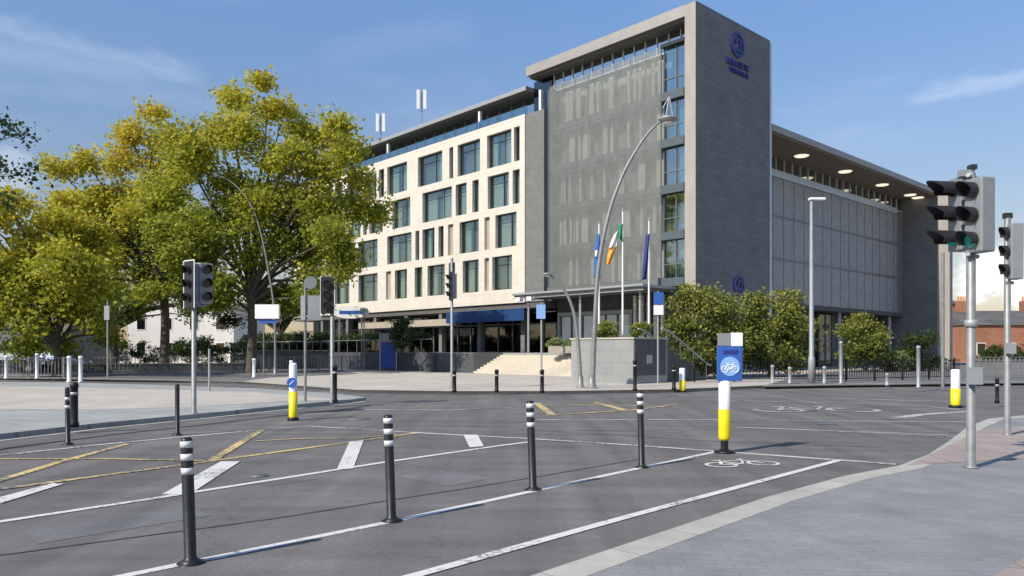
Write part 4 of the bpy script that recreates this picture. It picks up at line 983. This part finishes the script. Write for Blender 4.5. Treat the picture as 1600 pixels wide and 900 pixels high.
# ------------------------------------------------------------ lamps
def straight_lamp():
    p = G(1268,599,.12); Y = p.y; h = EYE+(HOR-312)/FPX*Y-.12
    t = thing('street_lamp', 'straight pale lamp post with short arm in front of the side wing', 'street lamp', (p.x,p.y,.12))
    MB().lathe([(0,0),(.16,0),(.15,1.2),(.11,1.3),(.075,h)], 14).build('pole', M['pale_metal'], t)
    MB().tube([(0,0,h-.1),(.05,0,h),(.45,0,h+.06)],.05,8).build('arm', M['pale_metal'], t)
    MB().box(-.12,-.14,h-.03,.62,.14,h+.09).build('lamp_head', M['sign_white'], t, bevel=.03)
straight_lamp()
def curved_lamp(label, px, pyb, Y, pts, r0, r1, head=1.0, hang=False):
    sc = Y/FPX; base = (X_(px,Y),Y,.12); P = [((x-px)*sc,0,EYE+(HOR-y)*sc-.12) for x,y in pts]
    t = thing('curved_lamp', label, 'street lamp', base, 0, 'curved lamps'); P = [(0,0,0)]+P
    # smooth the polyline
    Q_ = []; n = len(P)
    for i in range(n-1):
        p0,p1,p2,p3 = [Vector(P[max(0,min(n-1,j))]) for j in (i-1,i,i+1,i+2)]
        for k in range(5):
            u = k/5; Q_.append(.5*((2*p1)+(p2-p0)*u+(2*p0-5*p1+4*p2-p3)*u*u+(3*p1-p0-3*p2+p3)*u**3))
    Q_.append(Vector(P[-1])); m_ = len(Q_)
    MB().tube(Q_, [r0+(r1-r0)*(i/(m_-1))**.8 for i in range(m_)], 12).build('mast', M['galv'], t)
    MB().lathe([(0,0),(r0*1.9,0),(r0*1.9,.03),(r0*1.3,.05),(r0*1.05,.5)], 16).build('base_plate', M['galv'], t)
    e = Q_[-1]; hd = MB().lathe([(0,e.z-.14*head),(.2*head,e.z-.12*head),(.42*head,e.z-.02*head),(.40*head,e.z+.03*head),(.12*head,e.z+.08*head),(0,e.z+.09*head)], 18, (e.x,e.y)).build('lamp_head', M['pale_metal'], t)
    MB().lathe([(0,e.z-.2*head),(.2*head,e.z-.19*head),(.22*head,e.z-.135*head)], 16, (e.x,e.y)).build('diffuser', M['sign_white'], hd)
    if head > .9:
        MB().tube([(e.x-.1,0,e.z+.06),(e.x+.05,0,e.z+.9)],.03,6).tube([(e.x+.2,0,e.z+.06),(e.x+.05,0,e.z+.9)],.03,6).tube([(e.x-.22,0,e.z+.45),(e.x+.05,0,e.z+.9)],.025,6).build('finial', M['pale_metal'], hd)
curved_lamp('tall curved lamp mast sweeping right in front of the mesh tower', 925, 612, 31.2, [(926,590),(929,520),(935,420),(950,340),(967,288),(985,250),(1008,214),(1028,193),(1044,186)], .125, .035)
curved_lamp('short curved lamp bending left beside the tall one', 907, 612, 31.8, [(905,560),(899,500),(887,462),(868,437),(855,428)], .10, .04, .55)
curved_lamp('curved lamp mast sweeping left in front of the tallest plane tree', 430, 588, 49.4, [(430,540),(428,480),(420,427),(409,370),(393,322),(366,288),(338,272)], .09, .03, .6)
# ------------------------------------------------------------ flagpoles and flags
def flagpole(label, px, pyt, Y=40.6, zb=2.27, lean=0):
    p = AT(px, pyt, Y); t = thing('flagpole', label, 'flagpole', (p.x,Y,zb), 0, 'flagpoles on the plinth'); h = p.z-zb
    MB().tube([(0,0,0),(0,0,h)],[.06,.035],10).build('pole', M['sign_white'], t)
    MB().lathe([(0,h),(.05,h+.02),(.06,h+.07),(.04,h+.12),(0,h+.13)],12).build('finial', M['pale_metal'], t); return p
def flag_mesh(px, Y, pts_l, pts_r, y=-.06):
    """drooped cloth: left edge and right edge outlines in image px, folded in depth"""
    mb = MB(); n = 14; cols = 6; vs = []
    for i in range(n+1):
        f = i/n; 
        def ip(pl):
            k = f*(len(pl)-1); a = int(min(k,len(pl)-2)); u = k-a; return (pl[a][0]*(1-u)+pl[a+1][0]*u, pl[a][1]*(1-u)+pl[a+1][1]*u)
        L_, R_ = ip(pts_l), ip(pts_r)
        for j in range(cols+1):
            g = j/cols; x = L_[0]*(1-g)+R_[0]*g; yy = L_[1]*(1-g)+R_[1]*g; q = AT(x,yy,Y)
            vs.append((q.x, Y+y+.10*math.sin(g*7+f*3)*(.3+f), q.z))
    m_ = cols+1; fr = [(i*m_+j,i*m_+j+1,(i+1)*m_+j+1,(i+1)*m_+j) for i in range(n) for j in range(cols)]
    mb.add(vs, fr, True); return mb
def mkflag(name, label, parts):
    t = thing(name, label, 'flag', parts[0][2], 0, None)
    for (mb, m, loc) in parts:
        mb.v = [(v[0]-t.location.x, v[1]-t.location.y, v[2]-t.location.z) for v in mb.v]
        o = mb.build('cloth', M[m], t); s = o.modifiers.new('thick','SOLIDIFY'); s.thickness = .006
flagpole('left flagpole carrying the bright blue flag', 936, 350); flagpole('middle flagpole carrying the green white and orange flag', 973, 330); flagpole('right flagpole carrying the navy flag', 1014, 345)
o_ = AT(932,368,40.6)
mkflag('flag','bright blue flag hanging limp on the left flagpole',[(flag_mesh(0,40.6,[(933,366),(929,390),(928,435)],[(937,366),(938,395),(938,433)]),'flag_blue',o_),(flag_mesh(0,40.6,[(929,392),(929,402)],[(934,392),(934,402)],-.2),'flag_white',o_)])
o_ = AT(970,345,40.6)
mkflag('flag','drooping green white and orange flag on the middle flagpole',[(flag_mesh(0,40.6,[(966,352),(966,372)],[(973,350),(973,378)]),'flag_green',o_),(flag_mesh(0,40.6,[(958,368),(951,388)],[(966,360),(963,385)]),'flag_white',o_),(flag_mesh(0,40.6,[(951,388),(947,414)],[(963,385),(954,412)]),'flag_orange',o_)])
o_ = AT(1012,365,40.6)
mkflag('flag','narrow navy flag hanging on the right flagpole',[(flag_mesh(0,40.6,[(1009,366),(1006,400),(1003,438)],[(1015,366),(1013,400),(1010,436)]),'flag_navy',o_)])

# ------------------------------------------------------------ railings, walls, cars
def railing(label, p0, p1, h=1.05, step=.16, m='black_metal', name='railing', posts=2.0, r=.012, post_m=None):
    p0 = Vector(p0); p1 = Vector(p1); L_ = (p1-p0).length; ang = math.atan2(p1.y-p0.y,p1.x-p0.x)
    t = thing(name, label, 'railing', p0, ang)
    mb = MB().box(0,-.02,h-.04,L_,.02,h).box(0,-.02,.12,L_,.02,.16)
    n = int(L_/step)
    for i in range(n): x = (i+.5)*L_/n; mb.box(x-r,-r,.16,x+r,r,h-.04)
    mb.build('bars', M[m], t)
    for i in range(int(L_/posts)+1): MB().box(i*posts-.035,-.035,0,i*posts+.035,.035,h+.08).build('post', M[post_m or m], t)
railing('dark railing under the bushes right of the side stair', G(1085,597,.12), G(1320,596,.12), m='black_metal')
railing('dark railing before the hotel side wing', G(1322,596,.12), G(1500,592,.12), m='black_metal')
railing('thin steel railing at the far left edge', G(-120,590,.12), G(100,590,.12), 1.15, .2, m='galv', r=.014)
railing('grey railing behind the left trees', G(120,583,.12), G(410,581,.12), 1.1, .25, m='galv', r=.02)
railing('grey railing beyond the left island sign post', G(420,581,.12), G(570,578,.12), 1.1, .25, m='galv', r=.02)
railing('pale railing on the far right beyond the signals', G(1530,592,.12), G(1680,590,.12), 1.2, .3, m='galv', r=.02)
for lab, a, b, h, m in (('low dark wall under the left trees', (-100,585), (400,580), .55, 'dark_wall'), ('dark boundary wall left of the terrace', (395,577), (560,575), 1.5, 'dark_wall'), ('dark hedge wall before the brick terrace', (1518,587),(1700,586), .9, 'stone_dark')):
    p0 = G(*a,.12); p1 = G(*b,.12); L_ = (p1-p0).length
    t = thing('boundary_wall', lab, 'wall', p0, math.atan2(p1.y-p0.y,p1.x-p0.x)); MB().box(0,0,0,L_,.3,h).build('wall', M[m], t); MB().box(-.03,-.04,h+.002,L_+.03,.34,h+.08).build('coping', M['stone_mid'], t)
for lab, px, Y, w, h, sd in (('dark hedge clump beyond the far right railing', 1566, 62, 4.0, 1.9, 61), ('dark shrub clump at the far right edge', 1625, 66, 4.5, 2.2, 62), ('green shrub behind the left railings', 40, 60, 6, 2.6, 63), ('green shrub between left trunks', 300, 68, 6, 2.6, 64)):
    bush(lab, px, 0, Y, w, h, 'leaf_hedge', sd, 60, .2, trunk=False)
def car(label, px, Y, rz, m):
    t = thing('parked_car', label, 'car', (X_(px,Y),Y,.12), rz, 'parked cars')
    prof = [(-2.1,.35),(-2.12,.75),(-1.9,.9),(-1.5,.95),(-.95,1.42),(.5,1.45),(1.15,.98),(1.95,.85),(2.12,.65),(2.1,.32)]
    n = len(prof); vs = []
    for s in (-1,1):
        for x,z in prof: vs.append((x, s*(.85 if z < 1.0 else .66), z))
    MB().add(vs, [tuple(range(n-1,-1,-1)), tuple(range(n,2*n))]+[(i,(i+1)%n,n+(i+1)%n,n+i) for i in range(n)]).build('body', M[m], t, bevel=.05)
    for s in (-1,1): MB().add([(-1.3,s*.80,1.0),(-.9,s*.68,1.36),(.45,s*.675,1.38),(.95,s*.80,1.0)], [(0,1,2,3)]).build('side_window', M['frame_dark'], t)
    for x in (-1.3,1.3):
        for s in (-1,1):
            wv = MB().tube([(x,s*.72,.32),(x,s*.9,.32)],.32,16).build('wheel', M['rubber'], t); MB().tube([(x,s*.86,.32),(x,s*.915,.32)],.19,12).build('rim', M['pale_metal'], wv)
    for s in (-1,1): MB().box(2.02,s*.62-.12,.62,2.14,s*.62+.12,.76).build('headlight', M['sign_white'], t)
car('dark parked car behind the far left railing', 25, 52, R(4), 'dark_paint'); car('silver blue parked car under the left trees', 90, 56, R(4), 'car_paint')
